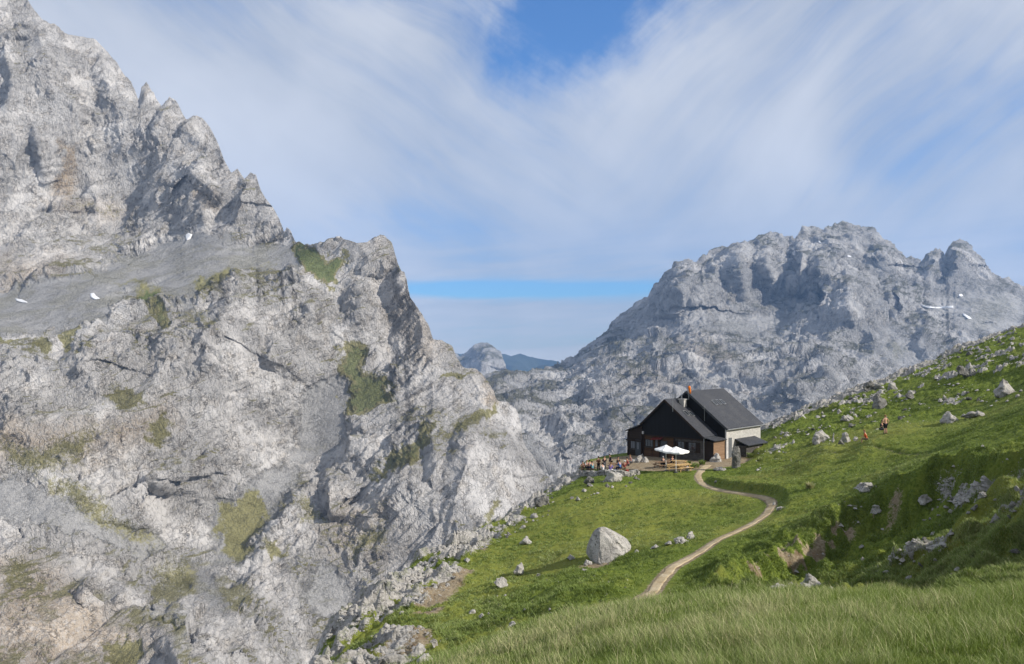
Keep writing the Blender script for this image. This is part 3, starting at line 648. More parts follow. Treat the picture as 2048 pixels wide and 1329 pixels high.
def base_h(x, y):
    z = _nt(np.stack([x / y, 0.42 * np.log(y)], 1)) * y
    return z
_deep = {}
def near_h(x, y):
    """height and masks (rock, soil, pale/dry, lush) of the near slope"""
    x = np.asarray(x, float); y = np.asarray(y, float)
    z = base_h(x, y)
    q = np.stack([x, y], 1); p = np.stack([x, y, 0 * x], 1).astype(np.float32)
    px = CX + FOC * x / y
    dl, sl_, _ = seg_dist(q, LIP); lip = np.where(sl_ > 0, -dl, dl)          # metres inside the lip
    left = sstep(-px, -1500, -1150)
    # masks
    n1 = fbm(p, 1 / 7., 4); n2 = fbm(p, 1 / 1.8, 3, 0.6, 8); n3 = fbm(p, 1 / 22., 3, 0.5, 40)
    # rock band along the lip, wider low down on the left
    wband = np.interp(y, [25, 40, 60, 80, 95, 110, 130, 170], [3.0, 4.6, 5.2, 4.2, 3.2, 4, 7, 10])
    rock = sstep(wband * (1 + .55 * n1) - lip, -1.6, 1.6) * sstep(n1 * 0.6 + n2 * 0.45 + 0.35, 0.0, 0.42)
    # stony ground on the slope beyond, to the right of the hut
    far = sstep(y, 84, 100) * sstep(px, 1500, 1560)
    rock = np.maximum(rock, far * sstep(n1 * 0.7 + n2 * 0.6 + 0.12 * sstep(y, 95, 150), 0.38, 0.62))
    # outcrops along the scarp
    ds, ss, sa = seg_dist(q, SCARP)
    below = np.where(ss < 0, ds, -ds)         # + = camera side
    sc_on = sstep(px, 1370, 1460)
    outc = np.exp(-((below - 1.2) / 1.4) ** 2) * sc_on * sstep(n1 + 0.5 * n2 + 0.25 * sstep(px, 1700, 1800), 0.35, 0.7)
    rock = np.maximum(rock, outc * 0.95)
    low = sstep(below, -3, 2) * sstep(-below, -26, -20) * sc_on * sstep(y, 13, 17)
    rock = np.maximum(rock, low * sstep(n2 * .8 + n1 * .6, 0.6, 0.8) * 0.9)
    soil = np.exp(-((below - 0.2) / 0.9) ** 2) * sc_on * sstep(-n1 - .5 * n2, -0.25, 0.1) * sstep(n2 + .5 * fbm(p, 1 / .7, 2), -0.35, 0.05) * sstep(-px, -1850, -1760)
    bandedge = np.exp(-((lip - wband * 1.08) / 1.2) ** 2) * sstep(-px, -1010, -960) * sstep(n1 + n3, 0.15, 0.55)
    soil = np.maximum(soil, bandedge)
    # path bed
    dp, sp, ap = seg_dist(q, PATHC)
    bed = sstep(-dp, -0.62, -0.2)
    dfn, sf, af = seg_dist(q, FAINT)
    fbed = sstep(-dfn, -0.5, -0.1)
    calm = 1 - sstep(-dp, -1.7, -0.6)
    # terrace platform in front of and under the hut
    tc = sstep(-np.hypot((x - 19.3) / 10.6, (y - 98.6) / 9.0) + 0.05 * n1, -1.12, -0.92)
    z = z * (1 - tc) + (-13.75 + 0.035 * (x - 20)) * tc
    calm = calm * (1 - tc * 0.95)
    # scarp drop and the trench along the upper side of the path
    wig = below + 1.1 * n1 + 0.35 * n2
    z = z - 1.45 * sc_on * sstep(wig, -0.5, 1.3) * (1 - sstep(below, 2.5, 13)) + 0.55 * sc_on * sstep(wig, -7, -0.5) * sstep(-wig, -0.6, 0.4)
    rightside = sstep(-np.where(sp < 0, dp, -dp), -9, 0)
    up = np.where(sp > 0, dp, -dp)
    z = z + 0.55 * sstep(np.abs(up), 0.7, 1.3) * np.exp(-np.maximum(np.abs(up) - 1.3, 0) / 3.0) * (up < 0) * sstep(y, 56, 62) * sstep(-y, -86, -80)
    z = z - 0.16 * fbed
    # far swell edge in front of the people (sunny meadow lip)
    # lumps and tussocks
    rough = 0.6 + 1.0 * sstep(low + 0.6 * sstep(ds * -1, -7, 0) * sc_on, 0, .8) + 0.5 * far + 0.35 * left * sstep(-y, -60, -35)
    amp = calm * rough
    lump = (0.42 + .35 * low) * n1 + 0.24 * fbm(p, 1 / 2.6, 2, 0.5, 3)
    tus = np.abs(perlin(p, 1 / 0.85, 11)); tus2 = np.abs(perlin(p, 1 / 0.33, 14))
    near = sstep(-y, -16, -13)
    z = z + amp * (lump * (1 - .65 * near) + ((0.24 + .18 * low) * tus + 0.12 * tus2 + 0.03 * perlin(p, 1 / 0.15, 5)) * (1 - .7 * near))
    kn = sstep(x - 0.60 * y, 0, 4) * sstep(y, 12, 16) * sstep(-y, -40, -30)  # lumps on the unseen added knoll, so its shade falls in patches
    z = z + kn * (1.5 * fbm(p, 1 / 4.5, 3, 0.5, 222))
    # steps of limestone
    rk = rock * calm
    pr = np.stack([p[:, 0] * 0.8 + p[:, 1] * 0.5, p[:, 1] * 0.9 - p[:, 0] * 0.6, z.astype(np.float32) * 1.2], 1).astype(np.float32)
    big = sstep(wband * 1.2 - lip, -1, 2)
    inside = sstep(lip, -3.5, -0.5)
    sel = np.where((rk > 0.01) & (inside > 0))[0]
    ps = pr[sel]
    z[sel] += (rk * inside)[sel] * ((0.38 + .2 * big[sel]) * facets(ps, 1 / 2.0, 3) + 0.38 * facets(ps, 1 / 0.8, 9) + 0.14 * crag(ps, 1 / 0.5, 2) + 0.16)
    z = z + lip_drop(x, y)
    over = sstep(-lip, 0, 3)
    rock = np.maximum(rock, over * sstep(n2 + n1, -0.5, 0.1))
    dry = np.clip(0.5 + 0.9 * n3 + 0.25 * n1, 0, 1) * (1 - 0.5 * far)
    dry = np.maximum(dry, 0.7 * sstep(-wband * 1.4 + lip * -1 + 2 * wband, -2, 2) * left)
    soil = np.maximum(soil, np.maximum(bed, fbed * 0.45))
    soil = np.maximum(soil, tc * sstep(-np.hypot((x - 19.3) / 10.2, (y - 97) / 7.5) + 0.06 * n1 + .03 * n2, -1.05, -0.9))
    pit = np.exp(-(((x - 5.2) / 1.3) ** 2 + ((y - 48.3) / 1.2) ** 2)); soil = np.maximum(soil, pit)
    z = z - 0.35 * pit
    return z, np.stack([rock * calm, np.clip(soil, 0, 1), dry, np.clip(1 - tc, 0, 1)], 1)

nu = np.concatenate([np.linspace(-3.2, -0.36, 60), np.arange(-0.355, 0.70, 0.00095), np.linspace(0.71, 3.6, 50)])
nY = np.exp(np.concatenate([np.linspace(math.log(0.7), math.log(4.0), 30, endpoint=False), np.linspace(math.log(4.0), math.log(260), 1300)]))
def build_near():
    U, Yg = np.meshgrid(nu, nY)
    X = U * Yg
    z, M = near_h(X.ravel(), Yg.ravel())
    return np.stack([X, Yg, z.reshape(X.shape)], -1), M.reshape(X.shape + (4,))
NP, NM = build_near()
NZ = NP[..., 2]
_lnY = np.log(nY)
def _bil(A, x, y):
    x = np.atleast_1d(np.asarray(x, float)); y = np.atleast_1d(np.asarray(y, float))
    fu = np.interp(x / y, nu, np.arange(len(nu))); fy = np.interp(np.log(y), _lnY, np.arange(len(nY)))
    i = np.clip(fu.astype(int), 0, len(nu) - 2); j = np.clip(fy.astype(int), 0, len(nY) - 2)
    a = fu - i; b = fy - j
    return (A[j, i] * (1 - a) * (1 - b) + A[j, i + 1] * a * (1 - b) + A[j + 1, i] * (1 - a) * b + A[j + 1, i + 1] * a * b)
def ground(x, y): return _bil(NZ, x, y)
def gz(x, y): return float(ground(x, y)[0])
def hit(px, py, ymin=13.0):
    """first ground point seen at a photo pixel beyond ymin"""
    u = (px - CX) / FOC
    c = int(np.clip(round(np.interp(u, nu, np.arange(len(nu)))), 0, len(nu) - 1))
    row = HY - NZ[:, c] / nY * FOC
    ok = np.where((nY > ymin) & (row <= py))[0]
    Y = nY[ok[0]] if len(ok) else nY[-1]
    return Vector((u * Y, Y, gz(u * Y, Y)))

def ground_mat():
    m, N, b = new_mat('alpine_turf')
    geo = N.new('ShaderNodeNewGeometry'); P = geo.outputs['Position']
    at = N.new('ShaderNodeAttribute', attribute_name='masks')
    sep = N.new('ShaderNodeSeparateColor'); N.l.new(at.outputs['Color'], sep.inputs[0])
    rk, so, dr = sep.outputs
    f1 = N.noise(P, 1.3, 5, 0.65); f2 = N.noise(P, 5.5, 5, 0.7); f3 = N.noise(P, 22, 4, 0.7); big = N.noise(P, 0.12, 4, 0.55)
    g = N.mix(N.mapr(f2, 0.32, 0.68), (0.072, 0.112, 0.018), (0.18, 0.22, 0.038))
    g = N.mix(N.math('MULTIPLY', N.mapr(f3, 0.5, 0.75), 0.6), g, (0.12, 0.165, 0.035))
    g = N.mix(N.math('MULTIPLY', N.mapr(f1, 0.5, 0.75), 0.55), g, (0.035, 0.058, 0.012))
    g = N.mix(N.math('MULTIPLY', N.mapr(N.math('ADD', dr, N.math('MULTIPLY', N.math('SUBTRACT', f1, 0.5), 0.6)), 0.35, 0.95), 0.75), g, (0.20, 0.215, 0.045))
    g = N.mix(N.math('MULTIPLY', N.mapr(big, 0.5, 0.7), 0.35), g, (0.13, 0.125, 0.045))
    fl = N.voro(P, 3.2)   # white flower heads and pale chips
    g = N.mix(N.math('MULTIPLY', N.math('LESS_THAN', fl, 0.10), N.mapr(f1, 0.52, 0.6)), g, (0.42, 0.42, 0.36))
    s = N.mix(N.mapr(f2, 0.3, 0.7), (0.19, 0.145, 0.09), (0.33, 0.28, 0.20))
    s = N.mix(N.mapr(f3, 0.62, 0.7), s, (0.44, 0.42, 0.38))
    s = N.mix(N.math('MULTIPLY', N.mapr(f1, 0.5, 0.65), 0.6), s, (0.16, 0.10, 0.055))
    r = N.mix(N.mapr(f2, 0.3, 0.7), (0.26, 0.25, 0.235), (0.46, 0.445, 0.425))
    r = N.mix(N.math('MULTIPLY', N.mapr(f3, 0.55, 0.7), 0.6), r, (0.17, 0.17, 0.15))
    r = N.mix(N.math('MULTIPLY', N.mapr(f1, 0.52, 0.62), 0.45), r, (0.10, 0.125, 0.035))
    nz = N.math('ADD', N.math('MULTIPLY', N.math('SUBTRACT', f2, 0.5), 1.1), N.math('MULTIPLY', N.math('SUBTRACT', f3, 0.5), 0.5))
    col = N.mix(N.mapr(N.math('ADD', so, nz), 0.42, 0.62), g, s)
    rm = N.mapr(N.math('ADD', rk, nz), 0.42, 0.58)
    col = N.mix(rm, col, r)
    N.put(b.inputs['Base Color'], col)
    b.inputs['Roughness'].default_value = 0.95; b.inputs['Specular IOR Level'].default_value = 0.1
    h = N.math('ADD', N.math('MULTIPLY', N.noise(P, 8, 8, 0.75), 0.30), N.math('MULTIPLY', N.mapr(N.voro(P, 2.2, 'DISTANCE_TO_EDGE'), 0, 0.15), N.math('MULTIPLY', rm, 0.12)))
    N.put(b.inputs['Normal'], N.bump(h, 0.8, 0.6))
    return m
GROUND_MAT = ground_mat()
ground_obj = grid_mesh('ground', NP, {'masks': NM}, True, GROUND_MAT)
print('near', round(time.time() - T0, 1))

# path: a worn earth ribbon lying on its bed
def path_mat():
    m, N, b = new_mat('trodden_earth')
    P = N.new('ShaderNodeNewGeometry').outputs['Position']
    f1 = N.noise(P, 1.1, 4, 0.6); f2 = N.noise(P, 6, 5, 0.7); v = N.voro(P, 7.0)
    c = N.mix(N.mapr(f1, 0.35, 0.65), (0.31, 0.24, 0.14), (0.43, 0.355, 0.235))
    c = N.mix(N.mapr(f2, 0.5, 0.75), c, (0.27, 0.21, 0.14))
    c = N.mix(N.math('MULTIPLY', N.math('LESS_THAN', v, 0.2), N.mapr(f1, 0.5, 0.6)), c, (0.5, 0.47, 0.42))
    N.put(b.inputs['Base Color'], c); b.inputs['Roughness'].default_value = 0.95
    N.put(b.inputs['Normal'], N.bump(N.math('ADD', f2, N.math('MULTIPLY', v, -0.4)), 0.6, 0.06))
    return m
def build_path():
    c = catmull(PATHPL, 40); n = len(c)
    tan = np.gradient(c, axis=0); tan /= np.linalg.norm(tan, axis=1)[:, None]
    nor = np.stack([-tan[:, 1], tan[:, 0]], 1)
    p3 = np.stack([c[:, 0], c[:, 1], 0 * c[:, 0]], 1).astype(np.float32)
    w = np.interp(c[:, 1], [22, 40, 55, 59, 63, 72, 93], [0.34, 0.25, 0.25, 0.44, 0.30, 0.31, 0.48])
    wl = w * (1 + 0.45 * fbm(p3, 1 / 1.6, 3, 0.6, 2)); wr = w * (1 + 0.45 * fbm(p3, 1 / 1.6, 3, 0.6, 90))
    k = np.linspace(-1, 1, 11)
    off = np.where(k[None] < 0, k[None] * wl[:, None], k[None] * wr[:, None])
    X = c[:, 0][:, None] + nor[:, 0][:, None] * off; Yp = c[:, 1][:, None] + nor[:, 1][:, None] * off
    Z = ground(X.ravel(), Yp.ravel()).reshape(X.shape)
    Z = np.maximum(Z, 0) * 0 + Z + 0.035 * (1 - np.abs(k[None]) ** 6) - 0.05 * (np.abs(k[None]) > 0.95)
    return grid_mesh('path', np.stack([X, Yp, Z], -1), None, True, path_mat())
build_path()
# ------------------------------------------------------------------ grass
def grass_mat():
    m = bpy.data.materials.new('grass_blades'); m.use_nodes = True; m.node_tree.nodes.clear(); N = NT(m.node_tree)
    out = N.new('ShaderNodeOutputMaterial')
    at = N.new('ShaderNodeAttribute', attribute_name='tint')
    sep = N.new('ShaderNodeSeparateColor'); N.l.new(at.outputs['Color'], sep.inputs[0])
    c = N.ramp(sep.outputs[0], [(0.0, (0.065, 0.11, 0.018)), (0.35, (0.13, 0.185, 0.030)), (0.60, (0.20, 0.27, 0.070)), (0.84, (0.32, 0.37, 0.15)), (1.0, (0.50, 0.46, 0.27))])
    d = N.new('ShaderNodeBsdfPrincipled'); d.inputs['Roughness'].default_value = 0.6; d.inputs['Specular IOR Level'].default_value = 0.25
    t = N.new('ShaderNodeBsdfTranslucent')
    N.put(d.inputs['Base Color'], c); N.put(t.inputs['Color'], N.mix(0.5, c, (0.16, 0.21, 0.03)))
    mx = N.new('ShaderNodeMixShader'); mx.inputs[0].default_value = 0.35
    N.l.new(d.outputs[0], mx.inputs[1]); N.l.new(t.outputs[0], mx.inputs[2]); N.l.new(mx.outputs[0], out.inputs[0])
    return m
GRASS_MAT = grass_mat()
def blades(name, base, hgt, wid, tint, lean, seed, segs=3):
    """base (n,3); every blade a tapering curved strip"""
    rs = np.random.RandomState(seed); n = len(base)
    ang = rs.uniform(0, 2 * math.pi, n); wd = np.stack([np.cos(ang), np.sin(ang), 0 * ang], 1)
    la = rs.uniform(0, 2 * math.pi, n)
    ld = np.stack([np.cos(la), np.sin(la), 0 * la], 1) * (lean * rs.uniform(0.3, 1.3, n))[:, None] + np.array([-0.16, 0.0, 0])[None] * lean
    vs = []
    for k in range(segs):
        f = k / segs
        c = base + np.array([0, 0, 1.0]) * (hgt * (f - 0.18 * f * f))[:, None] + ld * (hgt * f * f)[:, None]
        w = (wid * (1 - 0.75 * f) * 0.5)[:, None] * wd
        vs += [c - w, c + w]
    f = 1.0
    vs.append(base + np.array([0, 0, 1.0]) * (hgt * 0.82)[:, None] + ld * hgt[:, None])
    V = np.stack(vs, 1); nvb = V.shape[1]
    tri = []
    for k in range(segs - 1):
        a = 2 * k; tri += [(a, a + 1, a + 3), (a, a + 3, a + 2)]
    a = 2 * (segs - 1); tri.append((a, a + 1, a + 2))
    tri = np.array(tri, np.int32)
    F = (tri[None] + (np.arange(n, dtype=np.int32) * nvb)[:, None, None]).reshape(-1)
    me = bpy.data.meshes.new(name)
    me.vertices.add(n * nvb); me.vertices.foreach_set('co', V.reshape(-1).astype(np.float32))
    me.loops.add(len(F)); me.loops.foreach_set('vertex_index', F)
    me.polygons.add(len(F) // 3); me.polygons.foreach_set('loop_start', np.arange(0, len(F), 3, dtype=np.int32))
    me.update(calc_edges=True)
    at = me.attributes.new('tint', 'FLOAT_COLOR', 'POINT')
    T = np.zeros((n, nvb, 4), np.float32); T[..., 0] = tint[:, None]; T[..., 3] = 1
    at.data.foreach_set('color', T.reshape(-1))
    me.materials.append(GRASS_MAT)
    o = bpy.data.objects.new(name, me); COL.objects.link(o); o['kind'] = 'stuff'
    return o

def sample_ground(n, ymin, ymax, seed, extra=0.004):
    """points spread so that the density follows what faces the viewpoint, plus some everywhere"""
    rs = np.random.RandomState(seed)
    rows = np.where((nY > ymin) & (nY < ymax))[0]; cols = np.where((nu > -0.36) & (nu < 0.7))[0]
    row = -NZ[np.ix_(rows, cols)] / nY[rows][:, None]
    vis = np.maximum(row[:-1] - row[1:], 0)[:, :-1] + extra * np.diff(_lnY[rows])[:, None]
    cdf = np.cumsum(vis.ravel()); cdf /= cdf[-1]
    k = np.searchsorted(cdf, rs.uniform(0, 1, n))
    j, i = np.unravel_index(k, vis.shape)
    u = nu[cols[i]] + rs.uniform(0, 1, n) * 0.00095
    Y = np.exp(_lnY[rows[j]] + rs.uniform(0, 1, n) * (_lnY[rows[j] + 1] - _lnY[rows[j]]))
    return u * Y, Y, rs

def make_grass():
    # long grass on the knoll in front
    x, y, rs = sample_ground(320000, 2.6, 30.0, 5, 0.12)
    z = ground(x, y); p = np.stack([x, y, 0 * x], 1).astype(np.float32)
    c1 = fbm(p, 1 / 1.1, 3, 0.6, 3); c2 = fbm(p, 1 / 0.35, 2, 0.6, 30); c3 = fbm(p, 1 / 3.5, 2, 0.5, 60)
    h = (0.135 + 0.115 * c1 + 0.06 * c2) * rs.uniform(0.5, 1.25, len(x)); h = np.clip(h, 0.05, 0.40)
    h *= (sstep(y, 1, 6) * 0.35 + 0.65) * (1 - 0.6 * sstep(y, 14, 26))
    tall = rs.uniform(0, 1, len(x)) < 0.025; h[tall] *= 1.45
    tint = np.clip(0.64 + 0.42 * c3 + 0.30 * c1 + 0.20 * c2 + rs.normal(0, 0.19, len(x)), 0, 0.97); tint[tall] = rs.uniform(.85, 1, tall.sum())
    blades('grass', np.stack([x, y, z - 0.01], 1), h, rs.uniform(0.003, 0.0065, len(x)) * (0.7 + y / 14), tint, 0.55, 1)
    # short turf on the slope: leafy tufts, several blades from each spot
    x, y, rs = sample_ground(150000, 14.0, 125.0, 6, 0.02)
    mk = [_bil(NM[..., i], x, y) for i in range(4)]
    p = np.stack([x, y, 0 * x], 1).astype(np.float32)
    c1 = fbm(p, 1 / 2.2, 3, 0.6, 3); c2 = fbm(p, 1 / 0.7, 2, 0.6, 30); c3 = fbm(p, 1 / 9., 3, 0.6, 90)
    dp, _, _ = seg_dist(np.stack([x, y], 1), PATHC)
    ok = (mk[0] < 0.40 + .2 * c2) & (mk[1] < 0.45) & (mk[3] > 0.5) & (dp > 0.75) & (c1 + 0.8 * c2 + 0.5 > rs.uniform(-0.25, 0.9, len(x)))
    x, y, c1, c2, c3, dry = x[ok], y[ok], c1[ok], c2[ok], c3[ok], mk[2][ok]
    n = len(x); nb = 6
    xx = np.repeat(x, nb) + rs.normal(0, 0.07, n * nb); yy = np.repeat(y, nb) + rs.normal(0, 0.07, n * nb)
    zz = ground(xx, yy) - 0.015
    hh = np.clip((0.12 + 0.07 * np.repeat(c1 + c2, nb)) * rs.uniform(0.5, 1.3, n * nb), 0.04, 0.3)
    ww = (0.012 + 0.00062 * yy) * rs.uniform(0.6, 1.3, n * nb)
    tint = np.clip(0.38 + 0.28 * np.repeat(dry, nb) + 0.16 * np.repeat(c3, nb) + 0.12 * np.repeat(c2, nb) + rs.normal(0, 0.11, n * nb), 0, 0.9)
    blades('turf', np.stack([xx, yy, zz], 1), hh, ww, tint, 0.7, 2, 2)
make_grass()
print('grass', round(time.time() - T0, 1))
# ------------------------------------------------------------------ object helpers
def tag(o, label=None, cat=None, group=None, kind=None):
    if label: o['label'] = label
    if cat: o['category'] = cat
    if group: o['group'] = group
    if kind: o['kind'] = kind
    return o
def empty(name, loc, label, cat, group=None, rz=0.0):
    o = bpy.data.objects.new(name, None); COL.objects.link(o); o.location = loc; o.rotation_euler = (0, 0, rz)
    o.empty_display_size = 0.2
    return tag(o, label, cat, group)
def obj(name, bm, mat, parent=None, smooth=False, bevel=0.0):
    if bevel:
        bmesh.ops.bevel(bm, geom=[e for e in bm.edges if e.is_manifold and e.calc_face_angle(0) > 0.6], offset=bevel, segments=1, affect='EDGES', clamp_overlap=True)
    me = bpy.data.meshes.new(name); bm.to_mesh(me); bm.free()
    for p in me.polygons: p.use_smooth = smooth
    if mat: me.materials.append(mat)
    o = bpy.data.objects.new(name, me); COL.objects.link(o)
    if parent: o.parent = parent
    return o
def copy_tree(o, parent=None):
    c = o.copy(); COL.objects.link(c)
    if parent: c.parent = parent
    for ch in list(o.children): copy_tree(ch, c)
    return c
def box(bm, x0, x1, y0, y1, z0, z1, M=None):
    vs = [bm.verts.new((M @ Vector(v)) if M else v) for v in [(x0, y0, z0), (x1, y0, z0), (x1, y1, z0), (x0, y1, z0), (x0, y0, z1), (x1, y0, z1), (x1, y1, z1), (x0, y1, z1)]]
    for f in [(3, 2, 1, 0), (4, 5, 6, 7), (0, 1, 5, 4), (1, 2, 6, 5), (2, 3, 7, 6), (3, 0, 4, 7)]:
        bm.faces.new([vs[i] for i in f])
def prism(bm, poly, off):
    """extrude a planar 3-D polygon by vector off"""
    a = [bm.verts.new(p) for p in poly]; b = [bm.verts.new(Vector(p) + Vector(off)) for p in poly]
    n = len(a)
    bm.faces.new(a); bm.faces.new(b[::-1])
    for i in range(n): bm.faces.new([a[(i + 1) % n], a[i], b[i], b[(i + 1) % n]])
    bmesh.ops.recalc_face_normals(bm, faces=bm.faces[:])
def tube(bm, pts, radii, n=8):
    rings = []
    pts = [Vector(p) for p in pts]
    for i, p in enumerate(pts):
        d = (pts[min(i + 1, len(pts) - 1)] - pts[max(i - 1, 0)]).normalized()
        u = d.orthogonal().normalized(); v = d.cross(u)
        r = radii[i] if hasattr(radii, '__len__') else radii
        rings.append([bm.verts.new(p + (u * math.cos(t) + v * math.sin(t)) * r) for t in [2 * math.pi * k / n for k in range(n)]])
    for a, b in zip(rings, rings[1:]):
        # match the ring phase so that tubes do not twist
        k0 = min(range(n), key=lambda k: (b[k].co - a[0].co).length)
        b[:] = b[k0:] + b[:k0]
        if n > 2 and (b[1].co - a[1].co).length > (b[-1].co - a[1].co).length: b[:] = [b[0]] + b[1:][::-1]
        for k in range(n): bm.faces.new([a[k], a[(k + 1) % n], b[(k + 1) % n], b[k]])
    bm.faces.new(rings[0][::-1]); bm.faces.new(rings[-1])
    bmesh.ops.recalc_face_normals(bm, faces=bm.faces[:])
def simple_mat(name, c, rough=0.8, spec=0.3, noise=0.0, scale=6.0, c2=None, metal=0.0, bump=0.0, stretch=None, dist=0.02):
    m, N, b = new_mat(name)
    tc = N.new('ShaderNodeTexCoord'); v = tc.outputs['Object']
    if stretch:
        mp = N.new('ShaderNodeMapping'); mp.inputs['Scale'].default_value = stretch; N.put(mp.inputs['Vector'], v); v = mp.outputs[0]
    n = N.noise(v, scale, 5, 0.65)
    c2 = c2 or tuple(k * (1 - noise) for k in c)
    N.put(b.inputs['Base Color'], N.mix(N.mapr(n, 0.35, 0.65), c, c2))
    b.inputs['Roughness'].default_value = rough; b.inputs['Specular IOR Level'].default_value = spec; b.inputs['Metallic'].default_value = metal
    if bump: N.put(b.inputs['Normal'], N.bump(n, bump, dist))
    return m
def plank_mat(name, c1, c2, across=6.0, horiz=True):
    m, N, b = new_mat(name)
    v = N.new('ShaderNodeTexCoord').outputs['Object']
    sp = N.new('ShaderNodeSeparateXYZ'); N.l.new(v, sp.inputs[0])
    k = sp.outputs[2] if horiz else sp.outputs[0]
    fr = N.math('FRACT', N.math('MULTIPLY', k, across)); fl = N.math('FLOOR', N.math('MULTIPLY', k, across))
    wn = N.new('ShaderNodeTexWhiteNoise', noise_dimensions='1D'); N.put(wn.inputs['W'], fl)
    mp = N.new('ShaderNodeMapping'); mp.inputs['Scale'].default_value = (2, 2, 14) if horiz else (14, 14, 2); N.put(mp.inputs['Vector'], v)
    g = N.noise(mp.outputs[0], 2.0, 5, 0.65)
    c = N.mix(N.math('ADD', N.math('MULTIPLY', wn.outputs[0], 0.6), N.math('MULTIPLY', g, 0.4)), c1, c2)
    gap = N.math('LESS_THAN', fr, 0.08)
    c = N.mix(gap, c, tuple(q * 0.3 for q in c1))
    N.put(b.inputs['Base Color'], c)
    N.put(b.inputs['Normal'], N.bump(N.math('SUBTRACT', N.math('MULTIPLY', g, 0.2), gap), 0.6, 0.02))
    return m
def masonry_mat(name, c1, c2, mortar, sx=1.0, sz=1.0, scale=2.3):
    m, N, b = new_mat(name)
    v = N.new('ShaderNodeTexCoord').outputs['Object']
    mp = N.new('ShaderNodeMapping'); mp.inputs['Scale'].default_value = (sx, sx, 1.7 * sz); N.put(mp.inputs['Vector'], v)
    vw = N.vmath('ADD', mp.outputs[0], N.vmath('SCALE', N.noise(v, 1.2, 2, 0.5, out='Color')))
    e = N.voro(vw, scale, 'DISTANCE_TO_EDGE'); cc = N.voro(vw, scale, 'F1', 'Color')
    sp = N.new('ShaderNodeSeparateColor'); N.l.new(cc, sp.inputs[0])
    n = N.noise(v, 9, 4, 0.6)
    c = N.mix(N.math('ADD', N.math('MULTIPLY', sp.outputs[0], 0.7), N.math('MULTIPLY', n, 0.3)), c1, c2)
    mo = N.mapr(e, 0.02, 0.07)
    c = N.mix(mo, mortar, c)
    N.put(b.inputs['Base Color'], c); b.inputs['Roughness'].default_value = 0.92
    N.put(b.inputs['Normal'], N.bump(N.math('ADD', mo, N.math('MULTIPLY', n, 0.4)), 0.6, 0.05))
    return m
def slate_mat():
    m, N, b = new_mat('slate')
    tc = N.new('ShaderNodeTexCoord'); v = tc.outputs['Object']
    br = N.new('ShaderNodeTexBrick'); br.offset = 0.5
    mp = N.new('ShaderNodeMapping'); mp.inputs['Scale'].default_value = (1, 1, 1)
    # courses run level: use height for rows and distance along the eaves for columns
    sp = N.new('ShaderNodeSeparateXYZ'); N.l.new(v, sp.inputs[0]); cb = N.new('ShaderNodeCombineXYZ')
    N.put(cb.inputs[0], sp.outputs[1]); N.put(cb.inputs[1], N.math('MULTIPLY', sp.outputs[2], 1.65))
    N.put(br.inputs['Vector'], cb.outputs[0])
    br.inputs['Scale'].default_value = 3.6; br.inputs['Mortar Size'].default_value = 0.02
    br.inputs['Color1'].default_value = (0.028, 0.031, 0.038, 1); br.inputs['Color2'].default_value = (0.058, 0.061, 0.072, 1); br.inputs['Mortar'].default_value = (0.015, 0.015, 0.018, 1)
    n = N.noise(v, 0.7, 4, 0.6); n2 = N.noise(v, 7, 3, 0.6)
    c = N.mix(N.math('MULTIPLY', N.mapr(n, 0.45, 0.65), 0.35), br.outputs[0], (0.075, 0.075, 0.078))
    c = N.mix(N.math('MULTIPLY', N.mapr(n2, 0.55, 0.7), 0.4), c, (0.13, 0.13, 0.13))
    N.put(b.inputs['Base Color'], c); b.inputs['Roughness'].default_value = 0.6
    N.put(b.inputs['Normal'], N.bump(N.math('ADD', br.outputs[1], n2), -0.5, 0.02))
    return m
MT = dict(
    slate=slate_mat(), black=plank_mat('blackened_boards', (0.005, 0.0055, 0.006), (0.010, 0.0105, 0.012), 5.0, False), timber=plank_mat('brown_boards', (0.055, 0.030, 0.015), (0.10, 0.055, 0.028), 6.0),
    darkwood=plank_mat('dark_boards', (0.018, 0.012, 0.009), (0.034, 0.023, 0.015), 6.0), shedwood=plank_mat('shed_boards', (0.17, 0.105, 0.062), (0.27, 0.175, 0.11), 5.5),
    stone=masonry_mat('dark_masonry', (0.055, 0.050, 0.046), (0.11, 0.10, 0.092), (0.045, 0.042, 0.04)), pale=masonry_mat('pale_masonry', (0.34, 0.33, 0.315), (0.52, 0.505, 0.48), (0.44, 0.435, 0.42)),
    white=simple_mat('whitewash', (0.50, 0.49, 0.48), 0.8, 0.2, 0.2, 3), glass=simple_mat('window_glass', (0.02, 0.025, 0.03), 0.08, 0.8, 0.2), metal=simple_mat('galvanised_metal', (0.35, 0.36, 0.37), 0.4, 0.5, 0.25, 4, metal=0.7),
    darkmetal=simple_mat('dark_metal', (0.05, 0.055, 0.06), 0.45, 0.5, 0.2, 4, metal=0.4), canvas=simple_mat('white_canvas', (0.80, 0.80, 0.80), 0.85, 0.1, 0.06, 2), orange=simple_mat('orange_cloth', (0.75, 0.20, 0.02), 0.8, 0.1, 0.2, 4),
    pine=plank_mat('new_pine', (0.46, 0.30, 0.13), (0.60, 0.42, 0.20), 7.0, False), oldwood=plank_mat('weathered_wood', (0.14, 0.085, 0.05), (0.23, 0.15, 0.09), 7.0, False),
    snow=simple_mat('old_snow', (0.80, 0.81, 0.83), 0.6, 0.3, 0.08, 0.05), red=simple_mat('red_paint', (0.12, 0.02, 0.015), 0.5, 0.3, 0.2, 5), door=simple_mat('grey_door', (0.12, 0.13, 0.14), 0.5, 0.3, 0.2, 5), blind=simple_mat('pale_blind', (0.16, 0.17, 0.19), 0.7, 0.2, 0.15, 5))
